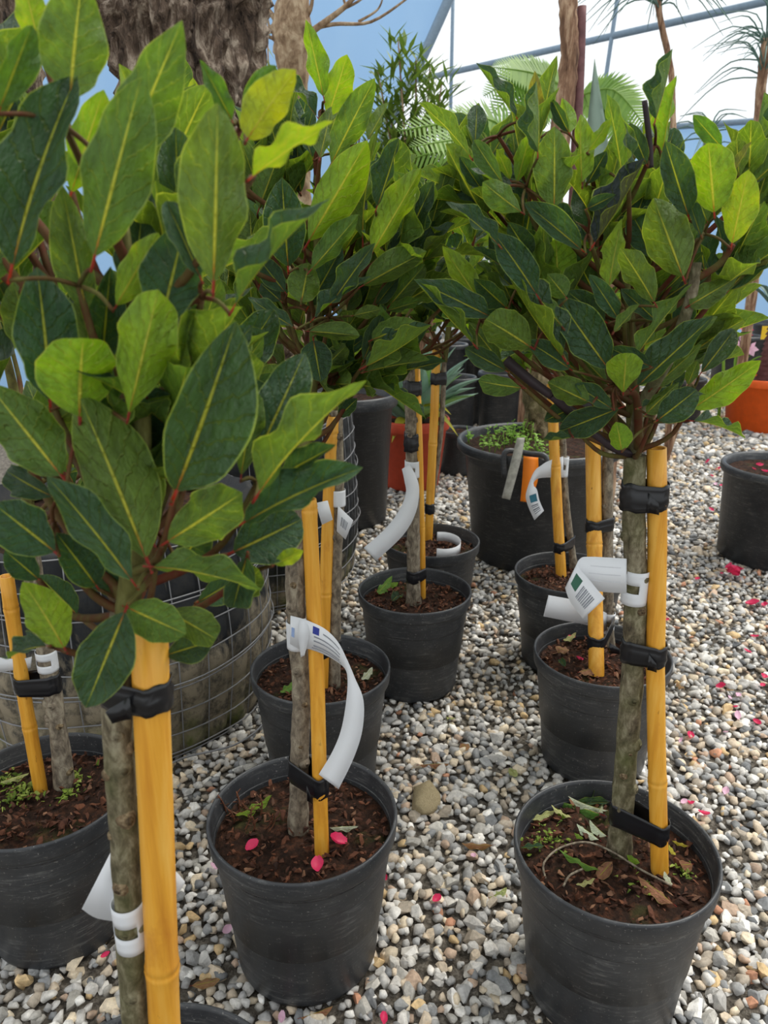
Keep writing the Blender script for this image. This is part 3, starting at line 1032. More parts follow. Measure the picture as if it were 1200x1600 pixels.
def tie(tr, py, h_px, rt, rs, flap=None, only_trunk=False):
    t, base, tp, sp = tr
    z = P(600, py, sp[0].y).z
    A = path_at(tp, z); B = path_at(sp, z)
    hh = h_px / ppm(A)
    if only_trunk: B = A + V((0.0008, 0, 0)); rs = rt
    return tape('tie_tape', t, base, V((A.x, A.y, z)), rt, V((B.x, B.y, z)), rs, hh, 0, flap)

# ------------------------------------------------------------------ tree 1: right front
R1 = bay_tree('right_front', 'bay tree in scuffed pot littered with fallen leaves, white folded label round its trunk',
              [(967, 1332), (979, 1180), (989, 1040), (993, 940), (990, 800), (992, 712)], [(1031, 1367), (1026, 1170), (1024, 1040), (1027, 850), (1026, 700)], 0.0142, 0.0118, 1, node0=0.15, gap=0.44)
tie(R1, 790, 45, 0.0142, 0.0118, 0.7); tie(R1, 1040, 38, 0.0142, 0.0118, 0.5); tie(R1, 1302, 38, 0.015, 0.0118)
# ------------------------------------------------------------------ tree 2: middle front
C1 = bay_tree('mid_front', 'bay tree with a long curling white label, magenta petals on its soil',
              [(466, 1298), (468, 1180), (471, 1080), (464, 980), (461, 880), (468, 760)], [(503, 1335), (499, 1200), (496, 1080), (488, 900), (482, 780)], 0.0128, 0.0104, 2, mat='trunk_grey', node0=0.105, gap=0.36)
tie(C1, 1236, 40, 0.0135, 0.0104, 0.3)
# ------------------------------------------------------------------ tree 3: left front, closest
lf = 0.492
L0 = bay_tree('left_front', 'bay tree with knotty green trunk tied to a thick orange bamboo stake',
              None, None, 0.0108, 0.0132, 3,
              foot=([V((-0.214, lf, SOILZ - .004)), P(213, 1600, lf), P(196, 1330, lf), P(184, 1150, lf), P(182, 1040, lf), P(196, 960, lf)],
                    [V((-0.186, lf - 0.006, SOILZ - .004)), P(257, 1600, lf - .006), P(245, 1300, lf - .006), P(237, 1110, lf - .006), P(233, 975, lf - .006)]), knots=7, node0=0.262, gap=0.40)
tie(L0, 1081, 54, 0.0108, 0.0132, -1.0)
# ------------------------------------------------------------------ the others
L2 = bay_tree('left_back', 'bay tree in black pot with mossy soil, stake and trunk leaning beside the wire basket',
              [(101, 1228), (88, 1120), (70, 1010), (52, 900), (45, 820)], [(64, 1236), (40, 1100), (25, 1000), (10, 900)], 0.0135, 0.0105, 4, mat='trunk_grey')
tie(L2, 1072, 32, 0.0135, 0.0105)
C2 = bay_tree('mid_second', 'bay tree standing against the wire basket, barcode label on its cane',
              [(521, 1072), (524, 900), (528, 780), (526, 640)], [(503, 1080), (508, 930), (514, 780), (521, 650)], 0.0115, 0.0118, 5, mat='trunk_grey', node0=0.21, gap=0.3)
tie(C2, 1016, 24, 0.0115, 0.0118)
C4 = bay_tree('mid_third', 'bay tree with a long blank white label hanging before the terracotta agave pot',
              [(646, 943), (646, 850), (644, 700), (640, 560)], [(660, 936), (659, 850), (655, 700), (650, 560)], 0.0155, 0.0085, 6, mat='trunk_grey', node0=0.2, gap=0.4)
tie(C4, 603, 25, 0.0155, 0.0085); tie(C4, 686, 30, 0.0165, 0.0085, None, True); tie(C4, 893, 20, 0.0155, 0.0085)
C5 = bay_tree('mid_fourth', 'bay tree whose white label lies coiled on the soil of its low black pot',
              [(664, 842), (678, 760), (690, 660), (694, 560)], [(669, 846), (673, 760), (679, 640), (682, 545)], 0.0075, 0.0125, 7, mat='trunk_grey', node0=0.3, gap=0.5)
tie(C5, 593, 20, 0.0075, 0.0125); tie(C5, 795, 18, 0.0075, 0.0125)
R2 = bay_tree('right_second', 'bay tree in black pot behind the leaf-littered one, pale label strip over the rim',
              [(951, 1010), (950, 930), (949, 800), (950, 680)], [(932, 1056), (930, 940), (928, 800), (926, 670)], 0.0115, 0.0155, 8, mat='trunk_grey', node0=0.26, gap=0.42)
tie(R2, 851, 22, 0.0115, 0.0155); tie(R2, 1013, 24, 0.0115, 0.0155, 1.2)
R3 = bay_tree('right_third', 'bay tree in front of the big black tub, curled label with teal print',
              [(897, 890), (884, 780), (880, 700), (878, 600)], [(877, 902), (871, 800), (866, 700), (862, 600)], 0.0085, 0.0138, 9, mat='trunk_grey', node0=0.3, gap=0.5)
tie(R3, 857, 18, 0.0085, 0.0138)

knots_at(L0, [(203, 1166, 11), (163, 1205, 10), (198, 1270, 15), (186, 1375, 11), (168, 1300, 7)], 0.0108)
knots_at(R1, [(1003, 950, 7), (997, 1018, 6), (975, 1205, 6), (985, 1170, 4)], 0.0142)
knots_at(C1, [(476, 1096, 5), (458, 910, 5), (470, 1160, 4)], 0.0128)
knots_at(L2, [(92, 1130, 6), (108, 1203, 8)], 0.0135)
# ------------------------------------------------------------------ crowns
rnd = random.Random(21)
# left front crown: base x,y  tip x,y  apparent width  tone  layer  [shape]
LEFT = [
 (110, 155, 122, -25, 104, 'd', 1, 0), (62, 75, 38, -30, 50, 'b', 2, 0), (0, 168, 46, 42, 50, 'L', 0, 0), (20, 415, 93, 100, 96, 'T', 0, 0),
 (148, 400, 218, 120, 106, 'm', 0, 0), (185, 265, 286, 34, 92, 'm', 1, 2), (112, 300, 160, 142, 60, 'p', 2, 0), (135, 487, 98, 288, 66, 'd', 1, 2),
 (334, 440, 343, 164, 110, 'd', 0, 0), (388, 216, 453, 112, 66, 'y', 1, 3), (380, 192, 432, 100, 48, 'L', 2, 0), (362, 188, 314, 92, 30, 'L', 2, 2),
 (395, 276, 518, 180, 36, 'b', 0, 2), (368, 476, 486, 287, 22, 'T', 0, 2), (312, 432, 260, 312, 52, 'G', 1, 3), (250, 510, 289, 356, 96, 'T', 1, 0),
 (182, 477, 246, 364, 56, 'b', 1, 0), (78, 625, 66, 420, 98, 'T', 1, 0), (160, 560, 172, 410, 56, 'G', 2, 0), (125, 652, 124, 517, 122, 'b', 0, 3),
 (202, 645, 246, 456, 92, 'b', 0, 1), (95, 742, -25, 594, 96, 'm', 0, 0), (228, 872, 128, 615, 118, 'm', 0, 0), (236, 840, 150, 632, 62, 'b', 1, 2),
 (275, 766, 374, 510, 126, 'T', 0, 0), (262, 846, 391, 764, 84, 'm', 0, 0), (405, 706, 478, 548, 76, 'T', 1, 0), (377, 742, 396, 612, 48, 'd', 1, 0),
 (407, 768, 548, 569, 58, 'm', 0, 2), (383, 816, 549, 717, 60, 'T', 0, 0), (440, 742, 528, 696, 36, 'T', 1, 2), (365, 862, 476, 812, 84, 'T', 1, 3),
 (430, 882, 476, 858, 26, 'b', 1, 2), (240, 886, 410, 901, 38, 'm', 0, 2), (205, 906, 82, 737, 66, 'T', 0, 0), (200, 950, 288, 990, 66, 'm', 0, 3),
 (195, 956, 135, 1102, 86, 'K', 0, 0), (100, 1012, 44, 912, 66, 'b', 0, 0), (258, 1024, 334, 1000, 46, 'G', 1, 1), (262, 956, 346, 1000, 56, 'd', 1, 3),
 (385, 870, 364, 952, 48, 'T', 1, 3), (362, 930, 414, 888, 50, 'd', 1, 0), (85, 862, -5, 788, 82, 'K', 0, 0), (82, 776, -8, 732, 46, 'K', 1, 0),
 (72, 1010, -5, 1016, 32, 'T', 0, 0), (195, 932, 128, 862, 52, 'K', 1, 0), (60, 905, 8, 860, 44, 'K', 1, 0), (150, 915, 92, 835, 60, 'K', 1, 0),
 (226, 800, 300, 600, 58, 'K', 2, 0), (210, 470, 220, 330, 70, 'T', 2, 0), (60, 560, 20, 440, 70, 'd', 2, 0), (330, 640, 322, 500, 60, 'T', 2, 0),
 (300, 700, 360, 640, 50, 'K', 2, 0), (280, 880, 330, 810, 50, 'K', 2, 0), (-10, 330, 50, 210, 60, 'G', 1, 0), (-12, 440, 20, 300, 60, 'm', 1, 0),
 (120, 960, 60, 900, 50, 'K', 2, 0), (310, 940, 372, 905, 44, 'K', 2, 0), (34, 700, 110, 640, 60, 'd', 2, 0), (165, 600, 120, 470, 60, 'd', 2, 0),
]
t, base, tp, sp = L0
leader(t, base, tp[-1], P(190, 330, lf + 0.03))
measured_leaves(t, base, tp[-1], LEFT, lf, (-0.035, 0.0, 0.05), rnd)
cc = P(130, 570, lf + 0.10)
fill_crown(t, base, tp[-1], cc, (0.13, 0.10, 0.18), 20, rnd, 'mdTKKTd', lambda c: c.y > lf + 0.03 and c.z > 0.83 and c.x < -0.15, (0.07, 0.095))

RIGHT = [
 (733, 243, 668, 152, 23, 'm', 1, 1), (742, 224, 747, 158, 31, 'G', 1, 1), (786, 287, 735, 216, 31, 'L', 0, 1), (814, 331, 753, 287, 43, 'm', 0, 1),
 (808, 285, 829, 204, 26, 'b', 1, 0), (797, 280, 776, 231, 20, 'b', 1, 2), (806, 183, 741, 101, 15, 'G', 1, 2), (833, 200, 837, 111, 26, 'n', 1, 2),
 (846, 206, 862, 89, 32, 'm', 2, 2), (841, 238, 850, 128, 15, 'G', 0, 2), (866, 325, 868, 197, 62, 'd', 0, 0), (909, 285, 903, 175, 34, 'b', 1, 0),
 (888, 206, 863, 154, 20, 'T', 1, 2), (890, 207, 880, 156, 26, 'b', 2, 0), (920, 235, 956, 184, 20, 'b', 1, 2), (918, 287, 947, 236, 26, 'K', 1, 0),
 (838, 308, 828, 227, 16, 'T', 1, 2), (908, 390, 821, 314, 40, 'G', 0, 0), (778, 382, 707, 306, 24, 'G', 0, 2), (755, 300, 717, 244, 26, 'G', 2, 0),
 (768, 243, 801, 189, 16, 'T', 2, 2), (805, 240, 799, 194, 19, 'm', 2, 0), (828, 400, 796, 350, 40, 'K', 1, 0),
 (972, 275, 954, 146, 31, 'd', 1, 2), (982, 282, 980, 189, 13, 'G', 0, 2), (1010, 257, 984, 192, 26, 'G', 1, 0), (1025, 186, 1062, 81, 14, 'K', 0, 2),
 (1035, 236, 1060, 118, 27, 'p', 1, 2), (1005, 210, 1031, 158, 19, 'b', 2, 0), (1075, 336, 1037, 219, 49, 'G', 0, 0), (1095, 368, 1075, 314, 20, 'G', 0, 2),
 (1116, 332, 1107, 222, 70, 'b', 0, 3), (1144, 380, 1168, 266, 53, 'b', 0, 0), (1127, 230, 1082, 179, 28, 'L', 1, 0), (1150, 252, 1170, 194, 28, 'd', 2, 0),
 (1178, 232, 1190, 194, 20, 'G', 2, 1), (1155, 276, 1150, 214, 36, 'm', 1, 1), (1150, 263, 1176, 221, 11, 'n', 0, 2), (930, 380, 1019, 257, 28, 'X', 0, 2),
 (918, 326, 963, 304, 22, 'K', 0, 2), (1067, 432, 1021, 309, 73, 'd', 0, 0), (1025, 402, 984, 329, 46, 'T', 1, 0), (1105, 346, 1084, 298, 30, 'd', 1, 0),
 (952, 446, 968, 344, 32, 'b', 0, 2), (1130, 392, 1122, 334, 16, 'G', 1, 2), (1140, 388, 1186, 347, 15, 'G', 1, 2),
 (766, 495, 649, 435, 43, 'G', 0, 2), (748, 468, 691, 385, 37, 'b', 1, 2), (829, 542, 756, 494, 63, 'd', 0, 3), (838, 460, 776, 361, 50, 'G', 0, 0),
 (878, 557, 776, 435, 27, 'K', 0, 2), (878, 510, 828, 447, 35, 'm', 0, 0), (872, 456, 869, 373, 60, 'b', 1, 3), (884, 464, 857, 429, 36, 'm', 0, 0),
 (950, 576, 871, 467, 66, 'T', 0, 0), (782, 566, 732, 501, 32, 'm', 1, 0), (890, 576, 829, 533, 38, 'K', 0, 0), (815, 606, 739, 597, 34, 'm', 0, 0),
 (920, 628, 854, 598, 44, 'm', 0, 0), (790, 579, 727, 544, 32, 'T', 0, 0), (738, 536, 643, 440, 6, 'K', 0, 2), (790, 480, 739, 432, 36, 'K', 1, 0),
 (945, 502, 884, 454, 42, 'K', 1, 0), (780, 413, 738, 387, 15, 'G', 1, 2), (955, 638, 897, 601, 30, 'K', 0, 0), (967, 638, 871, 677, 46, 'T', 0, 1),
 (971, 703, 965, 661, 36, 'b', 0, 3), (890, 640, 852, 656, 32, 'T', 1, 0), (892, 684, 847, 693, 10, 'K', 0, 2),
 (974, 613, 979, 555, 55, 'p', 0, 1), (996, 603, 1116, 496, 46, 'T', 0, 2), (1020, 606, 1096, 539, 32, 'm', 1, 2), (1096, 582, 1151, 511, 36, 'T', 1, 0),
 (1083, 638, 1184, 570, 49, 'b', 1, 0), (1022, 472, 970, 381, 45, 'm', 0, 0), (966, 498, 926, 432, 31, 'T', 0, 0), (1025, 501, 971, 449, 28, 'T', 1, 0),
 (995, 556, 1074, 440, 17, 'm', 0, 2), (1078, 477, 1158, 429, 39, 'm', 0, 2), (1135, 413, 1184, 382, 31, 'm', 1, 0), (1140, 452, 1206, 374, 42, 'n', 1, 0),
 (1065, 529, 1126, 494, 26, 'm', 1, 0), (1028, 656, 1091, 609, 48, 'K', 0, 3), (1010, 646, 1061, 594, 31, 'm', 0, 2), (1003, 636, 1103, 609, 11, 'G', 0, 2),
 (1075, 601, 1090, 564, 20, 'm', 1, 0), (1085, 658, 1171, 668, 8, 'G', 0, 2), (960, 519, 1001, 475, 16, 'm', 0, 2), (1015, 572, 954, 545, 32, 'K', 0, 0),
 (1130, 409, 1201, 364, 14, 'G', 1, 2), (950, 600, 912, 560, 34, 'd', 1, 0), (1000, 480, 985, 420, 34, 'K', 2, 0), (1060, 520, 1080, 455, 34, 'T', 2, 0),
 (930, 460, 900, 400, 36, 'T', 2, 0), (1040, 400, 1062, 340, 30, 'K', 2, 0), (960, 330, 945, 262, 34, 'd', 2, 0), (990, 350, 1012, 290, 32, 'K', 2, 0),
 (850, 400, 838, 330, 34, 'K', 2, 0), (800, 470, 770, 410, 34, 'd', 2, 0), (1100, 420, 1092, 360, 30, 'T', 2, 0), (1040, 620, 1066, 565, 30, 'K', 2, 0),
]
t, base, tp, sp = R1
dR = tp[0].y
leader(t, base, tp[-1], P(950, 270, dR + 0.02))
measured_leaves(t, base, tp[-1], RIGHT, dR, (-0.085, -0.035, 0.03), rnd)
for (a, b, r) in (((1016, 262), (1007, 157), 0.0035), ((790, 562), (862, 618), 0.006)):
    m_ = MB(); q0 = P(a[0], a[1], dR - 0.04); q1 = P(b[0], b[1], dR - 0.05)
    m_.tube([q0, q0.lerp(q1, 0.5) + V((0.002, 0, -0.003)), q1], [r, r * 0.9, r * 0.8], 8, 5)
    if b[1] > 600: m_.tube([q1, q1.lerp(tp[-1], 0.6) + V((0, 0, -0.01)), tp[-1]], [r * .8, r * .8, r], 8, 5)
    m_.build('dead_twig', M['dead'], t, base)
# green side stem with red shoots in the crown
m_ = MB(); m_.tube([tp[-1], P(1000, 640, dR - 0.02), P(1045, 560, dR - 0.05), P(1078, 470, dR - 0.06), P(1088, 410, dR - .06)], [0.008, 0.0072, 0.0066, 0.006, 0.0055], 10, 5)
gs = m_.build('branch', M['trunk'], t, base)
m_ = MB(); m_.tube([P(1090, 435, dR - .06), P(1125, 412, dR - .07), P(1145, 382, dR - .08)], [0.004, 0.0036, 0.003], 8, 4); m_.build('shoot', M['twig'], gs, base)
m_ = MB(); m_.tube([P(998, 700, dR - 0.02), P(994, 620, dR - 0.05), P(972, 615, dR - .07)], [0.006, 0.004, 0.003], 8, 4); m_.build('shoot', M['twig'], gs, base)
cc = P(940, 455, dR + 0.05)
fill_crown(t, base, tp[-1], cc, (0.19, 0.15, 0.16), 32, rnd, 'mdTKKTdm', lambda c: c.y > dR - 0.025 and 0.84 < c.z < 1.10, (0.07, 0.10))

MID = [
 (505, 150, 480, 31, 34, 'b', 1, 2), (512, 182, 546, 85, 45, 'b', 1, 0), (494, 181, 429, 96, 19, 'G', 1, 2), (518, 256, 582, 123, 49, 'm', 1, 0),
 (483, 376, 575, 220, 70, 'b', 0, 0), (500, 246, 521, 164, 27, 'm', 0, 0), (575, 218, 609, 159, 21, 'd', 1, 2), (590, 322, 628, 221, 31, 'T', 0, 2),
 (582, 394, 661, 264, 50, 'b', 0, 0), (667, 330, 672, 279, 25, 'b', 1, 1), (567, 371, 569, 204, 34, 'd', 1, 2), (405, 326, 441, 224, 46, 'd', 1, 0),
 (488, 246, 464, 179, 19, 'G', 1, 2), (450, 416, 440, 279, 66, 'K', 0, 0), (487, 421, 563, 336, 37, 'm', 0, 0), (471, 472, 482, 411, 52, 'm', 0, 3),
 (482, 479, 534, 391, 42, 'T', 1, 0), (568, 446, 665, 390, 46, 'm', 0, 0), (520, 471, 583, 379, 35, 'K', 0, 2), (492, 496, 570, 420, 21, 'T', 0, 2),
 (483, 518, 565, 523, 29, 'm', 0, 0), (458, 511, 387, 467, 24, 'K', 0, 0), (445, 456, 404, 404, 36, 'T', 1, 0), (490, 532, 501, 596, 50, 'G', 0, 3),
 (573, 581, 669, 557, 29, 'm', 0, 0), (572, 573, 681, 522, 8, 'T', 0, 2), (582, 531, 646, 504, 43, 'm', 0, 3), (568, 563, 599, 487, 29, 'K', 0, 0),
 (610, 476, 663, 416, 41, 'm', 1, 0), (553, 493, 593, 483, 21, 'm', 0, 1), (543, 505, 543, 485, 19, 'd', 0, 3), (588, 476, 623, 431, 21, 'T', 1, 2),
 (605, 396, 658, 349, 29, 'K', 1, 2), (605, 486, 663, 467, 19, 'm', 1, 2), (395, 392, 389, 329, 40, 'm', 1, 0), (292, 322, 227, 234, 52, 'b', 0, 0),
 (288, 242, 247, 177, 36, 'T', 1, 0), (299, 207, 304, 129, 29, 'b', 0, 1), (285, 170, 284, 86, 36, 'm', 1, 0), (438, 470, 405, 440, 30, 'K', 1, 0),
 (600, 350, 632, 282, 30, 'm', 2, 0), (540, 330, 560, 268, 34, 'd', 2, 0), (455, 240, 446, 172, 30, 'd', 2, 0), (470, 300, 462, 222, 30, 'T', 2, 0),
 (520, 420, 510, 350, 36, 'K', 2, 0), (560, 500, 600, 445, 34, 'K', 2, 0), (500, 560, 540, 520, 34, 'K', 1, 0), (430, 520, 396, 490, 30, 'K', 1, 0),
 (540, 600, 600, 575, 28, 'T', 1, 0), (530, 650, 560, 622, 24, 'T', 1, 0), (420, 300, 415, 235, 34, 'd', 2, 0), (350, 300, 335, 230, 34, 'd', 2, 0),
 (420, 560, 380, 530, 34, 'd', 1, 0), (620, 545, 655, 505, 26, 'd', 1, 0), (640, 385, 690, 345, 24, 'K', 2, 0), (500, 215, 540, 165, 26, 'm', 2, 0),
]
t, base, tp, sp = C1
dC = tp[0].y
leader(t, base, tp[-1], P(495, 230, dC + 0.03))
measured_leaves(t, base, tp[-1], MID, dC, (-0.06, 0.0, 0.06), rnd)
cc = P(465, 430, dC + 0.06)
fill_crown(t, base, tp[-1], cc, (0.16, 0.15, 0.17), 26, rnd, 'mdTKKTdm', lambda c: c.y > dC + 0.0 and 0.84 < c.z < 1.12, (0.07, 0.10))

def far_crown(tr, cpx, cpy, radii, n, dd=0.0, tones='mdTKTbGm'):
    t, base, tp, sp = tr
    c = P(cpx, cpy, tp[0].y + dd)
    leader(t, base, tp[-1], c + V((0, 0, radii[2] * 0.8)))
    fill_crown(t, base, tp[-1], c, radii, n, rnd, tones, lambda q: q.z > tp[-1].z + 0.02, (0.075, 0.108))
far_crown(C2, 530, 480, (0.19, 0.16, 0.12), 18)
far_crown(C4, 655, 440, (0.19, 0.17, 0.14), 24)
far_crown(C5, 705, 445, (0.21, 0.18, 0.14), 24, 0, 'mdTKbbm')
far_crown(R2, 915, 515, (0.21, 0.16, 0.12), 18)
far_crown(R3, 845, 490, (0.24, 0.17, 0.14), 18)
far_crown(L2, 10, 640, (0.18, 0.15, 0.20), 14)

# ------------------------------------------------------------------ plant labels
def tagpx(tr, pairs, dds=0.0, thick=0.0005):
    t, base, tp, sp = tr
    out = []
    for i, p in enumerate(pairs):
        dd = p[2] if len(p) > 2 else dds
        d = tp[0].y + dd
        out.append((P(p[0][0], p[0][1], d), P(p[1][0], p[1][1], d)))
    o, A, B = ribbon('plant_label', out, M['paper'], t, base, 6, thick)
    return o, A, B, base
def bandpx(tr, py, hpx, r, slot=None):
    t, base, tp, sp = tr
    z = P(600, py, tp[0].y).z
    A = path_at(tp, z)
    if slot: slot = (math.atan2(-A.y, -A.x) - 0.55, 0.95)
    return band(t, base, V((A.x, A.y, z)), r, hpx / ppm(A), slot)
def barcode(o, A, B, base, s0, s1, t0, t1, nb=7):
    for i in range(nb):
        a = s0 + (s1 - s0) * i / nb; b = a + (s1 - s0) / nb * random.Random(i).uniform(0.35, 0.7)
        patch_on('barcode_bar', A, B, a, b, t0, t1, M['ink'], o, base)

# curling label of the middle front tree
bandpx(C1, 990, 46, 0.0132)
o, A, B, bs = tagpx(C1, [((453, 1006), (454, 962), -0.0150), ((468, 1014), (470, 966), -0.019), ((482, 1014), (484, 971), -0.022), ((505, 1022), (508, 983), -0.024), ((525, 1033), (528, 1003), -0.026), ((539, 1045), (542, 1030), -0.028),
                         ((543, 1062), (554, 1058), -0.03), ((541, 1095), (568, 1095), -0.035), ((533, 1140), (566, 1142), -0.04), ((519, 1175), (552, 1186), -0.045), ((498, 1210), (529, 1233), -0.05)])
patch_on('blue_flag_print', A, B, 0.225, 0.265, 0.62, 0.9, M['blue_ink'], o, bs)
for tt in (0.16, 0.34, 0.5):
    patch_on('printed_line', A, B, 0.235, 0.43, tt, tt + 0.05, M['ink'], o, bs)
patch_on('printed_line', A, B, 0.29, 0.42, 0.74, 0.79, M['ink'], o, bs)
patch_on('printed_line', A, B, 0.225, 0.45, 0.08, 0.11, M['ink'], o, bs)
patch_on('stamp_print', A, B, 0.02, 0.05, 0.3, 0.62, M['faint_blue'], o, bs)
o2, A2, B2, bs = tagpx(C1, [((468, 968), (478, 966), -0.019), ((466, 990), (483, 990), -0.024), ((470, 1027), (476, 1024), -0.022)])
# folded label of the right front tree
sl = -math.pi / 2 - 0.35
bandpx(R1, 915, 56, 0.0145, (sl, 0.95))
o, A, B, bs = tagpx(R1, [((979, 927), (979, 873), -0.012), ((945, 925), (948, 871), -0.016), ((905, 919), (922, 870), -0.022), ((886, 917), (908, 872), -0.028), ((884, 922), (903, 884), -0.034), ((892, 942), (920, 905), -0.036), ((911, 967), (945, 935), -0.036)])
patch_on('green_picture', A, B, 0.70, 0.80, 0.35, 0.80, M['green_ink'], o, bs, -0.0009)
patch_on('green_picture', A, B, 0.70, 0.80, 0.35, 0.80, M['green_ink'], o, bs)
barcode(o, A, B, bs, 0.83, 0.95, 0.25, 0.72, 8)
for tt in (0.3, 0.5, 0.72): patch_on('printed_line', A, B, 0.06, 0.3, tt, tt + 0.02, M['faint_ink'], o, bs)
# strip over the rim of the tree behind it
bandpx(R2, 972, 34, 0.0118, (sl, 0.9))
tagpx(R2, [((948, 988), (948, 958), -0.012), ((918, 977), (920, 944), -0.03), ((884, 970), (890, 936), -0.045), ((849, 963), (857, 930), -0.055)])
# curled label with teal print
bandpx(R3, 729, 32, 0.0095, (sl, 0.9))
o, A, B, bs = tagpx(R3, [((880, 746), (880, 713), -0.012), ((858, 746), (858, 720), -0.02), ((840, 748), (846, 727), -0.03), ((833, 757), (834, 738), -0.035), ((839, 765), (822, 770), -0.04), ((843, 782), (824, 788), -0.042), ((850, 798), (835, 813), -0.044)])
patch_on('teal_picture', A, B, 0.72, 0.83, 0.15, 0.7, M['teal_ink'], o, bs)
barcode(o, A, B, bs, 0.86, 0.96, 0.2, 0.75, 5)
# long blank label
bandpx(C4, 732, 26, 0.0165, (-math.pi / 2, 0.8))
tagpx(C4, [((628, 733), (640, 725), -0.02), ((632, 752), (649, 742), -0.026), ((634, 772), (655, 764), -0.03), ((622, 800), (650, 800), -0.036), ((600, 828), (630, 836), -0.042), ((568, 856), (588, 876), -0.05)])
# coiled label on the soil
t, base, tp, sp = C5
cpts = []
for i in range(9):
    a = -1.9 + 3.6 * i / 8
    x = base.x + 0.028 + 0.056 * math.cos(a); y = base.y - 0.010 + 0.075 * math.sin(a)
    cpts.append((V((x, y, SOILZ + 0.008)), V((x, y, SOILZ + 0.040 - 0.004 * i / 8))))
ribbon('plant_label', cpts, M['paper'], t, base, 5)
# barcode label on the cane by the basket
bandpx(C2, 777, 26, 0.0125)
o, A, B, bs = tagpx(C2, [((503, 820), (493, 786), -0.03), ((520, 812), (512, 782), -0.031)])
o, A, B, bs = tagpx(C2, [((526, 830), (528, 790), -0.016), ((540, 843), (552, 813), -0.02)])
barcode(o, A, B, bs, 0.3, 0.8, 0.35, 0.72, 6)
# label of the left front tree
bandpx(L0, 1442, 86, 0.0112, (sl + 0.2, 1.2))
tagpx(L0, [((128, 1420), (174, 1330), 0.02), ((150, 1434), (182, 1345), 0.016), ((184, 1440), (196, 1380), 0.012)])
tagpx(L0, [((262, 1400), (262, 1352), 0.016), ((275, 1398), (276, 1363), 0.018), ((288, 1381), (289, 1378), 0.02)])
# labels of the left back tree
bandpx(L2, 1031, 34, 0.0138, (sl, 0.9))
tagpx(L2, [((48, 1044), (50, 1026), 0.0), ((28, 1046), (28, 1030), -0.012), ((-12, 1052), (-12, 1026), -0.02)])

# ------------------------------------------------------------------ olive trees in wire baskets
def wire_basket(ol, RB, BH, NV, NRING, seed, mat='bag'):
    def bask_r(z, a):
        return RB * (0.97 + 0.05 * math.sin(math.pi * min(z / BH, 1))) + 0.010 * noise.noise(V((math.cos(a) * 2 + seed, math.sin(a) * 2, z * 4)))
    v, f = [], []
    nz, na = 66, NV * 6
    for j in range(nz + 1):
        z = BH * j / nz
        for i in range(na):
            a = 2 * math.pi * i / na
            ca = abs(math.sin(a * NV / 2)) ** 0.4; cz = abs(math.sin(math.pi * z / BH * (NRING - 1))) ** 0.4
            r = bask_r(z, a) - 0.008 + 0.011 * ca * cz + 0.006 * noise.noise(V((math.cos(a) * 9 + seed, math.sin(a) * 9, z * 9)))
            if j == nz: r -= 0.012
            v.append((r * math.cos(a), r * math.sin(a), z + (0.02 * noise.noise(V((a * 3, 1 + seed, 2))) if j >= nz - 1 else 0)))
    for j in range(nz):
        for i in range(na):
            i2 = (i + 1) % na
            f.append((j * na + i, j * na + i2, (j + 1) * na + i2, (j + 1) * na + i))
    b = nz * na; b2 = len(v)          # rolled inner hem
    for i in range(na):
        a = 2 * math.pi * i / na; v.append(((RB - 0.06) * math.cos(a), (RB - 0.06) * math.sin(a), BH - 0.05))
    for i in range(na): f.append((b + i, b + (i + 1) % na, b2 + (i + 1) % na, b2 + i))
    link('root_fabric', mesh('root_fabric', v, f, M[mat]), None, ol)
    for i in range(NV):
        a = 2 * math.pi * i / NV
        m_ = MB(); m_.tube([V(((bask_r(BH * k / 6, a) + 0.001) * math.cos(a), (bask_r(BH * k / 6, a) + 0.001) * math.sin(a), BH * k / 6 * 0.97 + 0.004)) for k in range(7)], 0.0014, 5, 2)
        m_.build('wire', M['wire'], ol)
    for j in range(NRING):
        z = BH * 0.97 * j / (NRING - 1) + 0.004
        for dup in ((0,) if j % 3 else (0, 1)):
            m_ = MB(); m_.tube([V(((bask_r(z, a) + 0.003 + dup * 0.006) * math.cos(a), (bask_r(z, a) + 0.003 + dup * 0.006) * math.sin(a), z + dup * 0.013 + 0.005 * math.sin(a * 5 + j))) for a in [2 * math.pi * k / 72 for k in range(72)]], 0.0017, 5, 1, closed=True)
            m_.build('wire', M['wire'], ol)
    link('soil', soil_mesh(RB - 0.03, 5.5 + seed, BH - 0.06), None, ol)

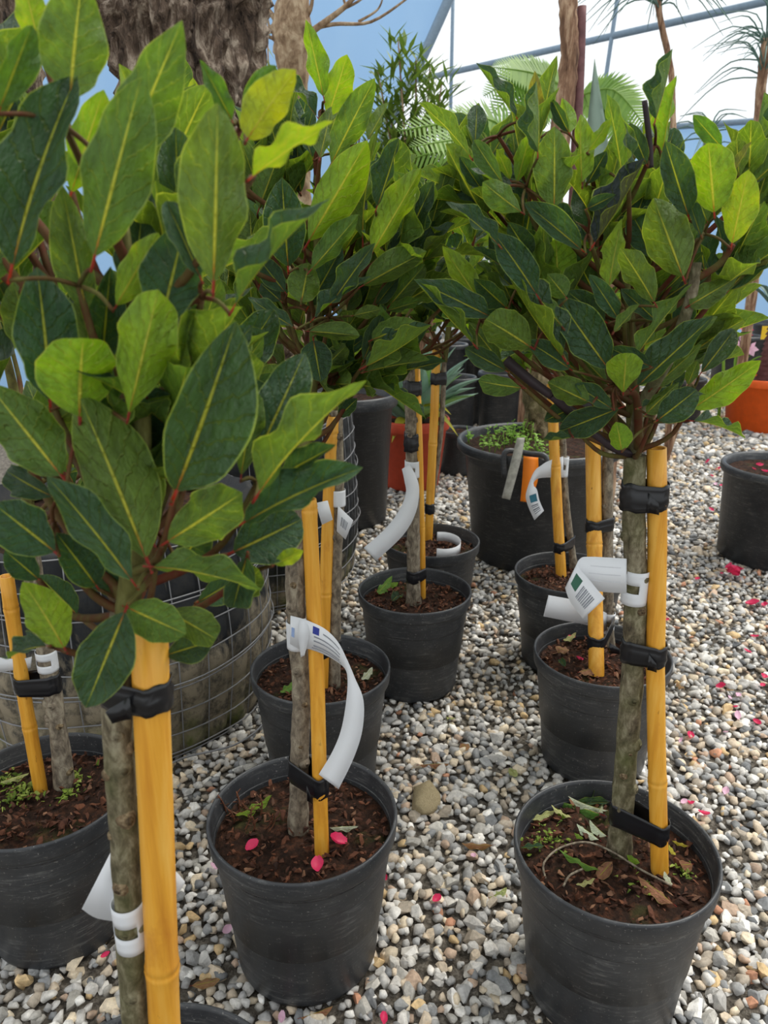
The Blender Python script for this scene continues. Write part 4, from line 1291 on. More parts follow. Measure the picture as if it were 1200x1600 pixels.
def gnarled_trunk(ol, z0, H, RT, dx, seed):
    v, f = [], []
    nzt, nat = 190, 170
    for j in range(nzt + 1):
        t_ = j / nzt; z = z0 + H * t_
        R0 = RT * (1.0 - 0.25 * math.sin(math.pi * min(1, t_ * 1.25)) + 0.25 * max(0, t_ - 0.5))
        cx, cy = dx * t_ + 0.02 * math.sin(t_ * 6), 0.01 * math.cos(t_ * 5)
        for i in range(nat):
            a = 2 * math.pi * i / nat
            tw = a + z * 1.5 + seed
            r = R0 * (1 + 0.12 * math.sin(3 * tw) + 0.08 * math.sin(5 * tw + 1.3))
            q = V((math.cos(a) * R0, math.sin(a) * R0, z + seed))
            rid = 1 - abs(noise.noise(V((q.x * 20 + 3 * math.sin(z * 9), q.y * 20, z * 6.0))))
            rid2 = 1 - abs(noise.noise(V((q.x * 48 + math.sin(z * 14), q.y * 48, z * 14.0))))
            r += R0 * (0.30 * (rid - 0.75) + 0.26 * (rid2 - 0.7) + 0.20 * noise.noise(V((q.x * 5, q.y * 5, z * 4))))
            v.append((cx + r * math.cos(a), cy + r * math.sin(a), z))
    for j in range(nzt):
        for i in range(nat):
            i2 = (i + 1) % nat
            f.append((j * nat + i, j * nat + i2, (j + 1) * nat + i2, (j + 1) * nat + i))
    f.append(tuple(nzt * nat + i for i in range(nat)))
    link('trunk', mesh('trunk', v, f, M['olive']), None, ol)

ol = thing('basket_olive_tree', BASK, 'massive gnarled olive trunk in a tall black wire-caged root ball', 'tree', 'olive trees in wire baskets')
wire_basket(ol, BASK_R, 0.56, 40, 10, 0.0, 'bag_clean')
gnarled_trunk(ol, 0.48, 1.75, 0.228, -0.09, 0.0)
ol = thing('basket_olive_tree', BASKA, 'slim dark olive trunk in a mossy weathered wire-caged root ball', 'tree', 'olive trees in wire baskets')
wire_basket(ol, BASKA_R, 0.50, 34, 9, 3.0)
gnarled_trunk(ol, 0.42, 1.1, 0.075, -0.12, 4.0)
for a0, a1 in ((-1.6, -0.3),):
    m_ = MB(); m_.tube([V(((BASKA_R + 0.04 + 0.02 * math.sin(k)) * math.cos(a), (BASKA_R + 0.04 + 0.02 * math.sin(k)) * math.sin(a), 0.014 + 0.008 * math.sin(k * 1.7) ** 2)) for k, a in enumerate([a0 + (a1 - a0) * q_ / 10 for q_ in range(11)])], 0.0024, 6, 3); m_.build('wire', M['wire'], ol)

# ------------------------------------------------------------------ pruned pale tree behind the olive
d = 3.7
pb = P(476, 700, d); pb.z = 0
pt = thing('pollarded_tree', pb, 'slim pale pruned tree with knobbly head and bare twigs behind the olive', 'tree')
m_ = MB(); m_.tube([pb, P(470, 420, d), P(466, 250, d), P(462, 160, d), P(456, 80, d), P(455, 40, d), P(462, -40, d), P(470, -90, d)], [0.062, 0.056, 0.05, 0.046, 0.075, 0.082, 0.05, 0.04], 16, 6, jit=0.25)
m_.build('trunk', M['pale_bark'], pt, pb)
for pts, r in (([(458, 70), (500, 40), (545, 5), (580, -40)], 0.016), ([(470, 50), (520, 38), (580, 34), (640, -5)], 0.010), ([(455, 60), (430, 30), (410, 0), (405, -30)], 0.014),
               ([(450, 70), (432, 62), (412, 55)], 0.012), ([(452, 45), (440, 20), (436, -20)], 0.016), ([(500, 40), (525, 20), (560, 2), (600, -30)], 0.008), ([(465, 40), (485, 15), (490, -30)], 0.012),
               ([(560, 34), (590, 15), (600, -10)], 0.006), ([(540, 8), (535, -15), (545, -60)], 0.006), ([(445, 60), (425, 50), (418, 30)], 0.010)):
    m_ = MB(); m_.tube([P(x, y, d - 0.02 * k) for k, (x, y) in enumerate(pts)], [r * (1 - 0.6 * k / (len(pts) - 1)) for k in range(len(pts))], 8, 5)
    m_.build('branch', M['pale_bark'], pt, pb)

# ------------------------------------------------------------------ generic round pots
def pot_parts(t, R, h, mat, taper=0.76, lip=0.012, seg=64, soil=True, soilz=0.88, thick_rim=0.04):
    p = [(0, 0), (R * taper * 0.93, 0), (R * taper, 0.01), (R * (taper + (1 - taper) * 0.86) - lip, h - thick_rim - 0.004), (R - lip * 0.3, h - thick_rim), (R, h - thick_rim + 0.006), (R, h - 0.008), (R - 0.005, h), (R - 0.014, h - 0.002),
         (R - 0.02, h - 0.012), (R * (taper + (1 - taper) * 0.8) - lip - 0.008, h * 0.75), (R * taper, h * 0.5), (0, h * 0.5)]
    m_ = MB(); m_.lathe(p, seg); m_.build('pot', M[mat], t)
    if soil: link('soil', soil_mesh((R - 0.022) * 0.985, R * 10, h * soilz), None, t)

# big black tub with mossy trunk
bt = thing('tub_tree', BIG, 'rough brown trunk in a wide black tub with green weeds and an orange tag', 'potted tree')
HB = 0.43
pot_parts(bt, 0.288, HB, 'pot', 0.76, 0.02, 80, True, 0.93, 0.035)
fb = G(842, 680, HB * 0.93)
q = [fb, P(840, 640, fb.y), P(838, 560, fb.y), P(850, 430, fb.y), P(870, 250, fb.y), P(888, 110, fb.y), P(888, 0, fb.y), P(890, -110, fb.y)]
m_ = MB(); m_.tube(q[:4], [0.062, 0.052, 0.046, 0.044], 18, 8, jit=0.3); m_.build('trunk_base', M['moss_bark'], bt, BIG)
m_ = MB(); m_.tube(q[3:], [0.044, 0.036, 0.029, 0.028, 0.028], 18, 10, jit=0.25, seed=4); m_.build('trunk', M['brown_bark'], bt, BIG)
m_ = MB(); m_.tube([P(880, 560, fb.y + 0.02), P(902, 200, fb.y + 0.02), P(909, 10, fb.y + 0.02)], [0.016, 0.016, 0.015], 12, 5); m_.build('stake', M['scaly'], bt, BIG)
rw = random.Random(5)
m_ = MB()
for k in range(46):      # weeds
    a = rw.uniform(1.6, 4.9); r = rw.uniform(0.05, 0.25)
    x, y = r * math.cos(a), r * math.sin(a)
    hgt = rw.uniform(0.015, 0.075)
    m_.tube([V((x, y, HB * 0.92)), V((x + rw.uniform(-.02, .02), y + rw.uniform(-.02, .02), HB * 0.92 + hgt))], [0.0014, 0.001], 4, 1)
    for l in range(7):
        aa = rw.uniform(0, 6.28); s = rw.uniform(0.008, 0.018)
        z = HB * 0.92 + hgt * rw.uniform(0.4, 1.1)
        mt = Matrix.Translation((x, y, z)) @ Euler((rw.uniform(-.5, .5), rw.uniform(-.5, .5), aa)).to_matrix().to_4x4()
        m_.add([(0, 0, 0), (s * 0.5, s * 0.45, 0.002), (s * 1.2, 0.0, 0.0), (s * 0.5, -s * 0.45, 0.002)], [(0, 1, 2, 3)], mt)
o = m_.build('weeds', M['weed'], bt); o['kind'] = 'stuff'
rim = [V((BIG.x + 0.292 * math.cos(a), BIG.y + 0.292 * math.sin(a), HB + 0.004)) for a in (-2.15, -2.0, -1.85, -1.7)]
m_ = MB(); m_.tube([rim[0] + V((-.0, -.02, -0.07)), rim[0] + V((0, 0.0, 0.006)), rim[1] + V((0, 0.03, 0.01)), rim[2] + V((0, .02, 0.008)), rim[3] + V((0, 0, 0.006)), rim[3] + V((0.012, -0.02, -0.05))], 0.009, 8, 4)
m_.build('hanger', M['pot'], bt, BIG)
dF = BIG.y - 0.305
ribbon('grey_tag', [(P(808, 684, dF + .02), P(820, 684, dF + .02)), (P(800, 715, dF), P(814, 718, dF)), (P(784, 778, dF - .01), P(797, 781, dF - .01))], M['grey_tag'], bt, BIG, 5, 0.002)
ribbon('orange_tag', [(P(818, 713, dF + .012), P(841, 715, dF + .012)), (P(816, 750, dF), P(840, 752, dF)), (P(813, 783, dF - .004), P(826, 785, dF - .004))], M['orange_tag'], bt, BIG, 5, 0.002)

# tall black pot behind the basket
tb = V((-0.16, 3.02, 0))
t = thing('soil_pot', tb, 'tall black nursery pot of bare soil between wire basket and terracotta pot', 'pot')
pot_parts(t, 0.215, 0.53, 'pot', 0.78, 0.015, 56, True, 0.93, 0.05)

# agave helper
def blade(mb, base, tip, w, droop, thick=0.006, up=V((0, 0, 1))):
    n = 9
    y = (tip - base); L = y.length; yn = y.normalized()
    side = yn.cross(up); side = side.normalized() if side.length > 1e-4 else V((1, 0, 0))
    nn = side.cross(yn).normalized()
    b = len(mb.v)
    for i in range(n + 1):
        t_ = i / n
        c = base + y * t_ + V((0, 0, 1)) * droop * L * (math.sin(math.pi * t_) * 0.5 - 0.0)
        ww = w * (0.62 + 0.6 * math.sin(math.pi * min(1, t_ * 0.9 + 0.05))) * (1 - t_ ** 3) * 0.5 + 0.0008
        mb.v += [c - side * ww + nn * ww * 0.45, c - nn * thick * (1 - t_), c + side * ww + nn * ww * 0.45, c + nn * 0.001]
    for i in range(n):
        for k in range(4):
            k2 = (k + 1) % 4
            mb.f.append((b + i * 4 + k, b + i * 4 + k2, b + (i + 1) * 4 + k2, b + (i + 1) * 4 + k))
    mb.f.append((b + 3, b + 2, b + 1, b)); e = b + n * 4; mb.f.append((e, e + 1, e + 2, e + 3))

ab = G(652, 760, 0); ab = V((0.13, 3.52, 0))
t = thing('potted_agave', ab, 'blue-green agave with yellowing leaf tips in a terracotta plastic pot', 'potted plant')
pot_parts(t, 0.175, 0.33, 'terracotta', 0.74, 0.008, 56, True, 0.9, 0.05)
ra = random.Random(3)
for k in range(26):
    a = k * 2.4 + 0.3; el = 0.35 + 1.0 * (k / 26)
    Lg = ra.uniform(0.32, 0.46)
    c = V((0, 0, 0.30))
    tip = c + V((math.cos(a) * math.cos(el), math.sin(a) * math.cos(el), math.sin(el))) * Lg
    m_ = MB(); blade(m_, c + V((math.cos(a), math.sin(a), 0)) * 0.02, tip, ra.uniform(0.085, 0.12), ra.uniform(-0.05, 0.2))
    m_.build('agave_leaf', M['agave_green' if k % 5 == 2 else 'agave'], t)
for (tx, ty, mt) in ((705, 628, 'agave_yellow'), (612, 672, 'agave_yellow'), (716, 662, 'agave_yellow'), (690, 650, 'agave_green')):
    tp_ = P(tx, ty + 20, ab.y - 0.15) - ab
    m_ = MB(); blade(m_, V((0.0, -0.03, 0.31)), tp_, 0.055, 0.55); m_.build('agave_leaf', M[mt], t)

for k, (tx, ty, w_, mt) in enumerate(((738, 556, .10, 'agave'), (756, 590, .09, 'agave'), (742, 618, .08, 'agave_green'), (700, 540, .11, 'agave_green'), (668, 535, .12, 'agave'), (640, 545, .10, 'agave_green'), (600, 565, .10, 'agave'), (585, 590, .09, 'agave'), (612, 600, .08, 'agave'), (722, 585, .08, 'agave_green'))):
    tp_ = P(tx, ty, ab.y - 0.05 - 0.03 * (k % 4)) - ab
    m_ = MB(); blade(m_, V((tp_.x * 0.1, -0.02, 0.30)), tp_, w_, 0.18); m_.build('agave_leaf', M[mt], t)

# large grey pointed leaves behind the right crown
gb = V((0.62, 2.2, 0))
def spiky(name, loc, label, cat, leaves, mat, d, foot_px, pot=None):
    t = thing(name, loc, label, cat)
    if pot: pot_parts(t, pot[0], pot[1], 'pot', 0.8, 0.01, 40, True, 0.9, 0.03)
    for (bx, by, tx, ty, w) in leaves:
        B = P(bx, by, d); T = P(tx, ty, d)
        m_ = MB(); blade(m_, B, T, w / ppm(B) * 1.1, 0.0, 0.006, V((0, -1, 0.2)))
        m_.build('blade', M[mat], t, loc)
    return t
d = 3.2
gl = P(950, 700, d); gl.z = 0
t = spiky('pointed_agave', gl, 'tall agave with stiff grey-green pointed blades rising behind the bay crown', 'plant',
      [(932, 430, 929, 92, 34), (1000, 430, 1019, 128, 20), (950, 430, 985, 240, 26), (960, 430, 905, 260, 26), (975, 430, 1040, 260, 24), (955, 430, 955, 215, 24)], 'grey_blade', d, None)
m_ = MB(); m_.tube([gl, P(955, 560, d), P(955, 420, d)], [0.05, 0.045, 0.04], 12, 5, jit=0.2); m_.build('stem', M['brown_bark'], t, gl)

# ------------------------------------------------------------------ leafy background plants
def narrow_bush(name, loc, label, sprays, mat, seed, ln=0.09, w=0.013, n=26):
    t = thing(name, loc, label, 'shrub')
    r_ = random.Random(seed)
    for (pa, pb_, sp) in sprays:
        m_ = MB(); m_.tube([loc + V((0, 0, 0.02)), loc.lerp(pa, 0.6) + V((0, 0, 0.1)), pa, pb_], [0.014, 0.011, 0.007, 0.003], 6, 4)
        st = m_.build('stem', M['brown_bark'], t, loc)
        mb = MB()
        for i in range(n):
            k = i / n
            c = pa.lerp(pb_, k)
            a = i * 2.4 + r_.uniform(-.4, .4)
            y = V((math.cos(a) * 0.8, math.sin(a) * 0.8, r_.uniform(0.3, 1.1))).normalized()
            L_ = ln * r_.uniform(0.7, 1.25)
            sd = y.cross(V((0, 0, 1))).normalized() * w * r_.uniform(.7, 1.2)
            c = c + V((r_.uniform(-1, 1), r_.uniform(-1, 1), r_.uniform(-.3, .3))) * sp
            b = len(mb.v)
            mb.v += [c, c + y * L_ * 0.45 + sd * 0.5, c + y * L_ + V((0, 0, -0.1 * L_)), c + y * L_ * 0.45 - sd * 0.5]
            mb.f.append((b, b + 1, b + 2, b + 3))
        lo = mb.build('foliage', M[mat], st, loc); lo['kind'] = 'stuff'
    return t
d = 4.3
lb = P(660, 600, d); lb.z = 0
spr = []
rb = random.Random(31)
for (x0, y0, x1, y1) in ((640, 330, 622, 60), (650, 330, 650, 90), (668, 330, 690, 130), (660, 320, 672, 100), (630, 330, 590, 110), (680, 330, 712, 190), (645, 340, 606, 170), (690, 340, 726, 230), (660, 350, 640, 220), (700, 340, 705, 250), (625, 330, 575, 190), (655, 340, 600, 240), (690, 350, 740, 270), (650, 350, 668, 230), (635, 345, 560, 250)):
    dd = d + rb.uniform(-.15, .15)
    spr.append((P(x0, y0, dd), P(x1, y1, dd), 0.045))
narrow_bush('narrow_leaf_shrub', lb, 'airy shrub of narrow olive green leaves before the blue film', spr, 'bush', 8, 0.12, 0.024, 120)
d = 4.0
lb = P(430, 700, 4.0); lb.z = 0
narrow_bush('reedy_shrub', lb, 'thin pale green reeds between the olive and the pruned tree', [(P(425, 300, d), P(418, 60, d), 0.03), (P(435, 300, d), P(430, 120, d), 0.03), (P(560, 330, d), P(548, 150, d), 0.03), (P(540, 330, d), P(566, 190, d), 0.03)], 'bush', 9, 0.14, 0.008, 34)

def frond(mb, pts, wl, n=34):
    pth, _ = smooth_path(pts, [0] * len(pts), 12)
    for i in range(2, n):
        t_ = i / n; x = t_ * (len(pth) - 1); k = min(int(x), len(pth) - 2)
        c = pth[k].lerp(pth[k + 1], x - k); dr = (pth[k + 1] - pth[k]).normalized()
        sd = dr.cross(V((0, -0.8, 0.6))).normalized()
        L_ = wl * math.sin(math.pi * min(1, 0.15 + t_ * 0.83))
        for s in (-1, 1):
            y = (sd * s + dr * 0.35 + V((0, 0, -0.15))).normalized()
            # a pinna: narrow toothed leaflet
            b = len(mb.v)
            ww = dr * L_ * 0.085
            mb.v += [c - ww, c + ww, c + y * L_ * 0.6 + ww * 0.9, c + y * L_, c + y * L_ * 0.6 - ww * 0.9]
            mb.f.append((b, b + 1, b + 2, b + 3, b + 4))
def fern(name, loc, label, fr, wl, trunk_top, matn='fern', tr=0.05):
    t = thing(name, loc, label, 'fern')
    m_ = MB(); m_.tube([loc, loc.lerp(trunk_top, .5) + V((0.02, 0, 0)), trunk_top], [tr * 1.2, tr, tr * .9], 12, 5, jit=.3); m_.build('trunk', M['brown_bark'], t, loc)
    for pts in fr:
        mb = MB(); frond(mb, pts, wl); mb.tube(pts, [0.006] * (len(pts) - 1) + [0.002], 5, 5)
        mb.build('frond', M[matn], t, loc)
d = 3.8
ft = P(845, 275, d); fl = V((ft.x, d, 0))
fr = []
for (x, y, k) in ((640, 230, 30), (690, 190, 40), (600, 262, 34), (850, 225, 40), (900, 250, 30), (720, 290, 10), (820, 300, 20), (660, 300, 20), (705, 250, 20), (620, 205, 40)):
    tp_ = P(x, y, d + random.Random(x).uniform(-.5, .3)); mid = ft.lerp(tp_, .5) + V((0, 0, k * 0.0028))
    fr.append([ft, mid, tp_])
fern('tree_fern', fl, 'yellow-green tree fern with arching fronds beside the mid bay crowns', fr, 0.13, ft)
d = 4.75
ft = P(905, 150, d); fl = V((ft.x, d, 0))
fr = []
for (x, y, k) in ((770, 105, 14), (755, 150, 40), (765, 180, 46), (790, 215, 30), (1010, 200, 40), (985, 240, 30)):
    tp_ = P(x, y, d - 0.2); mid = ft.lerp(tp_, .5) + V((0, 0, k * 0.0026)); fr.append([ft, mid, tp_])
fern('tall_tree_fern', fl, 'feathery blue-green fern fronds spreading behind the brown trunk', fr, 0.16, ft, 'fern', 0.035)

# spiky palms at the right
def palm(name, stem_pts, label, seed, n, lr, tuft, r=0.02):
    loc = stem_pts[0].copy(); loc.z = 0
    t = thing(name, loc, label, 'palm')
    m_ = MB(); m_.tube([loc] + stem_pts, [r * 1.2] + [r] * len(stem_pts), 10, 5, jit=.3); m_.build('trunk', M['brown_bark'], t, loc)
    r_ = random.Random(seed)
    for k in range(n):
        c = stem_pts[-1].lerp(stem_pts[-2], r_.uniform(0, tuft))
        a = r_.uniform(0, 6.28); L_ = r_.uniform(*lr); el = r_.uniform(-.1, 1.3)
        hd = V((math.cos(a), math.sin(a), 0))
        p1 = c + (hd * math.cos(el) + V((0, 0, math.sin(el)))) * L_ * .5
        p2 = c + hd * L_ * math.cos(el * .6) + V((0, 0, L_ * (math.sin(el) - 0.45)))
        m_ = MB(); m_.tube([c, p1, p2], [0.0045, 0.0040, 0.0010], 4, 4)
        m_.build('blade', M['palm'], t, loc)
d = 4.6
palm('spiky_palm', [P(1056, 330, d), P(1052, 200, d), P(1048, 110, d), P(1030, 20, d), P(1022, -60, d)], 'slender palm with thin drooping blue-green blades against the white sky', 4, 70, (0.25, 0.45), 0.95, 0.016)
d = 5.2
palm('shaggy_palm', [P(1180, 420, d), P(1182, 280, d), P(1186, 190, d), P(1190, 130, d), P(1198, 60, d)], 'shaggy brown-stemmed palm standing by the lower grey rail', 6, 60, (0.25, 0.5), 0.9, 0.03)
d = 4.9
palm('pruned_palm', [P(1090, 330, d), P(1096, 260, d), P(1110, 205, d)], 'short cut palm stem with few thin blades between the two tall palms', 12, 16, (0.2, 0.35), 0.6, 0.014)
d = 3.9
lb = P(1060, 560, d); lb.z = 0
narrow_bush('grey_shrub', lb, 'loose grey-green shrub behind the right bay crown', [(P(1050, 420, d), P(1030, 230, d), 0.06), (P(1070, 420, d), P(1075, 250, d), 0.06), (P(1060, 420, d), P(1100, 300, d), 0.06), (P(1140, 420, d), P(1160, 300, d), 0.05), (P(1150, 430, d), P(1195, 310, d), .05)], 'bush', 19, 0.10, 0.014, 50)

# ------------------------------------------------------------------ pots further back
def plain_pot(loc, R, h, mat, label, name='nursery_pot', **k):
    t = thing(name, loc, label, 'pot', None)
    pot_parts(t, R, h, mat, k.get('taper', .8), .01, 48, True, .92, .03)
    return t
rp = V((1.40, 2.60, 0))
t = plain_pot(rp, 0.205, 0.345, 'pot', 'black nursery pot sprinkled with magenta petals on the open gravel', taper=.86)
rr = random.Random(2)
t = thing('potted_palm', V((2.36, 4.78, 0)), 'orange plastic pot holding a reddish scaly stem', 'potted plant')
pot_parts(t, 0.235, 0.33, 'orange', 0.80, 0.012, 56, True, 0.9, 0.05)
m_ = MB()
zz = 0.28
prof = []
for k in range(14): prof += [(0.06 - k * 0.0025, zz + k * 0.03), (0.045 - k * 0.0025, zz + k * 0.03 + 0.026)]
m_.lathe(prof, 20); m_.build('stem', M['scaly'], t)
for k in range(10):
    a = k * 0.628; m_ = MB(); blade(m_, V((0, 0, 0.72)), V((0.3 * math.cos(a), 0.3 * math.sin(a), 0.86)), 0.03, 0.4); m_.build('blade', M['palm'], t)
LBL = ['plain black pot standing left of the orange pot, half hidden by bay leaves', 'tall black pot behind the orange pot', 'black pot with a pale blue rim behind the yellow-green flower',
       'black sleeve pot close behind the big tub', 'narrow black pot between agave and big tub', 'dark pot tucked behind the big tub next to its trunk', 'small black pot beside the terracotta agave']
for k, (x, R, h, yy) in enumerate(((1.96, 0.15, 0.28, 5.05), (3.45, 0.30, 0.50, 6.7), (2.9, 0.20, 0.42, 6.4), (0.66, 0.13, 0.42, 4.35), (0.40, 0.12, 0.40, 4.30), (0.93, 0.13, 0.42, 4.4), (0.37, 0.10, 0.22, 3.75))):
    plain_pot(V((x, yy, 0)), R, h, 'pot', LBL[k], taper=.88)
for k, (x, yy) in enumerate(((0.12, 4.75), (0.40, 4.85), (0.68, 4.9), (1.27, 4.85), (0.54, 5.25), (0.26, 5.2), (0.82, 5.3))):
    t = plain_pot(V((x, yy, 0)), 0.125, 0.50 + 0.02 * (k % 3), 'pot', 'deep black sleeve pot in the crowded back row beyond agave and tub', taper=.9); t['group'] = 'sleeve pots in the back row'
# flowering plant and yellow-green ball flower at the right
fl = V((2.55, 5.6, 0))
t = thing('flowering_plant', fl, 'pink and white flowering plant in front of the black pots', 'plant')
pot_parts(t, 0.12, 0.2, 'pot', .8, .008, 32, True, .9, .02)
for k, (x, y, mt, s) in enumerate(((1166, 515, 'petal', .05), (1162, 526, 'pale_petal', .05), (1172, 545, 'pale_petal', .06), (1155, 540, 'pale_petal', .04), (1168, 522, 'petal', .035))):
    c = P(x, y, 5.5) - fl
    m_ = MB()
    for q_ in range(6):
        a = q_ * 1.047 + k
        mt_ = Matrix.Translation(c) @ Euler((1.2, 0, 0)).to_matrix().to_4x4() @ Euler((0.5, 0, a)).to_matrix().to_4x4()
        m_.add([(0, 0, 0), (s * .5, s * .35, .004), (s, 0, .01), (s * .5, -s * .35, .004)], [(0, 1, 2, 3)], mt_)
    m_.build('flower', M[mt], t)
    m_ = MB(); m_.tube([V((0, 0, .17)), c * .6 + V((0, 0, .1)), c], [.006, .005, .003], 6, 4); m_.build('stem', M['brown_bark'], t)
for k in range(7):
    c = P(1150 + k * 8, 555 + (k % 3) * 14, 5.5) - fl
    m_ = MB(); blade(m_, V((0, 0, .2)), c, .03, .3); m_.build('leaf_blade', M['weed'], t)
bl = P(1130, 600, 5.0); bl.z = 0
t = thing('ball_flower_plant', bl, 'round spiky yellow-green flower head beside the right bay crown', 'plant')
c = P(1128, 505, 5.0) - bl
m_ = MB()
for k in range(150):
    ga = k * 2.39996; zq = 1 - 2 * (k + .5) / 150; rq = math.sqrt(1 - zq * zq)
    n_ = V((rq * math.cos(ga), rq * math.sin(ga), zq)); sd = n_.orthogonal().normalized()
    b = len(m_.v); m_.v += [c + n_ * .04 - sd * .011, c + n_ * .04 + sd * .011, c + n_ * .085]; m_.f.append((b, b + 1, b + 2))
    b = len(m_.v); s2 = n_.cross(sd); m_.v += [c + n_ * .04 - s2 * .011, c + n_ * .04 + s2 * .011, c + n_ * .085]; m_.f.append((b, b + 1, b + 2))
o = m_.build('flower_head', M['ball_cactus'], t)
m_ = MB(); m_.tube([V((0, 0, 0)), c * .5 + V((0.02, 0, 0.02)), c], [.012, .01, .008], 8, 4); m_.build('stem', M['weed'], t)
t = thing('label_stake', V((P(1200, 520, 5.4).x, 5.4, 0)), 'square yellow plant label on a thin stick by the flowers', 'label')
m_ = MB(); m_.box((0, 0, P(1200, 520, 5.4).z), .09, .003, .09); o = m_.build('plate', M['yellow_tag'], t, smooth=False); 
m_ = MB(); m_.tube([V((0, 0.003, 0)), V((0, 0.003, P(1200, 520, 5.4).z))], .004, 6, 1); m_.build('stick', M['wire'], t)

# ------------------------------------------------------------------ rock, petals and fallen leaves
rock = G(664, 1256, 0)
pv, pf = hull_proto(77, 26)
bm = bmesh.new()
bvs = [bm.verts.new(q) for q in pv]
for fc in pf: bm.faces.new([bvs[i] for i in fc])
bmesh.ops.subdivide_edges(bm, edges=bm.edges, cuts=2, use_grid_fill=True, smooth=0.6)
me = bpy.data.meshes.new('rock'); bm.to_mesh(me); bm.free(); me.materials.append(M['rock'])
me.polygons.foreach_set('use_smooth', [True] * len(me.polygons))
o = link('rock', me, None, None, (rock.x, rock.y, 0.012)); o.scale = (0.035, 0.052, 0.026); o.rotation_euler.z = -0.25
tag(o, 'smooth tan rock lying alone in the gravel, far larger than the stones', 'rock')

def petal_mesh(seed, mat):
    r_ = random.Random(seed); v, f = [], []
    r_w = r_.uniform(0.24, 0.40); cu = r_.uniform(0.3, 0.8)
    n = 6
    for i in range(n + 1):
        t_ = i / n; w = r_w * math.sin(math.pi * min(1, 0.08 + t_ * 0.86)) ** .8
        for s in (-1, -.5, 0, .5, 1):
            v.append((s * w, t_ - .5, cu * s * s * w + cu * (t_ - .4) ** 2 + r_.uniform(-.04, .04)))
    for i in range(n):
        for k in range(4):
            b = i * 5 + k; f.append((b, b + 1, b + 6, b + 5))
    return mesh('petal', v, f, M[mat])
PM = [petal_mesh(i, 'petal') for i in range(6)]; PP = [petal_mesh(10 + i, 'pale_petal') for i in range(6)]
rp_ = random.Random(44)
def petal(px, py, size, pale=False, z=0.010, where='ground'):
    c = G(px, py, z)
    me = rp_.choice(PP if pale else PM)
    o = link('petal', me, None, None, c)
    s = size / ppm(c) * 0.9
    o.scale = (s, s, s); o.rotation_euler = (rp_.gauss(0, .3), rp_.gauss(0, .3), rp_.uniform(0, 6.3))
    if where == 'ground':
        if pale: tag(o, 'pale pink fallen petal lying on the gravel', 'petal', 'pale petals on the gravel')
        else: tag(o, 'magenta fallen petal lying on the gravel', 'petal', 'magenta petals on the gravel')
    else: tag(o, where, 'petal', where)
    return o
for px_, py_, s in ((1180, 995, 15), (1168, 1018, 13), (1127, 1073, 17), (1193, 1058, 15), (1191, 1071, 12), (1183, 1130, 15), (1078, 1150, 17), (1080, 1256, 15), (1100, 1272, 21), (1106, 722, 11), (1123, 733, 10),
                    (1112, 744, 11), (1130, 759, 12), (1148, 759, 10), (1112, 796, 11), (1133, 866, 11), (1128, 896, 10), (683, 1405, 18), (602, 1371, 12), (598, 1592, 26), (165, 1492, 16), (1043, 968, 11), (1176, 944, 22), (1196, 946, 16), (1150, 1105, 10), (1020, 1105, 9), (1090, 905, 9)):
    petal(px_, py_, s)
for px_, py_, s in ((1153, 1087, 15), (1152, 1119, 19), (1134, 1144, 13), (1134, 1237, 18), (1068, 1253, 15), (740, 1338, 16), (335, 1356, 20), (345, 1345, 12), (1063, 1156, 10), (1118, 757, 10), (355, 1452, 18), (1140, 1090, 10), (440, 1590, 20)):
    petal(px_, py_, s, True)
# whole magenta blossom beside the pot on the right
bc = G(1145, 900, 0.012)
t = thing('fallen_blossom', bc, 'whole magenta blossom dropped beside the petal-sprinkled black pot', 'flower')
for k in range(9):
    o = link('petal', PM[k % 3], None, t, V((0.018 * math.cos(k * 2.1), 0.018 * math.sin(k * 2.1), 0.006 + 0.003 * k)))
    o.scale = (.034,) * 3; o.rotation_euler = (rp_.uniform(-.7, .7), rp_.uniform(-.7, .7), k * 2.1)
for px_, py_, s in ((527, 1316, 34), (497, 1353, 30), (394, 1323, 26)): petal(px_, py_, s, False, SOILZ + .010, 'magenta petal on the soil of the curling-label tree')
for px_, py_, s in ((905, 1030, 16), (893, 996, 14)): petal(px_, py_, s, False, SOILZ + .010, 'magenta petal on the soil behind the pale label strip')
for px_, py_, s in ((1186, 727, 14), (1196, 737, 13), (1178, 733, 10), (1205, 728, 14)): petal(px_, py_, s, False, 0.345 * .92 + .008, 'magenta petal on soil of the pot standing on open gravel')

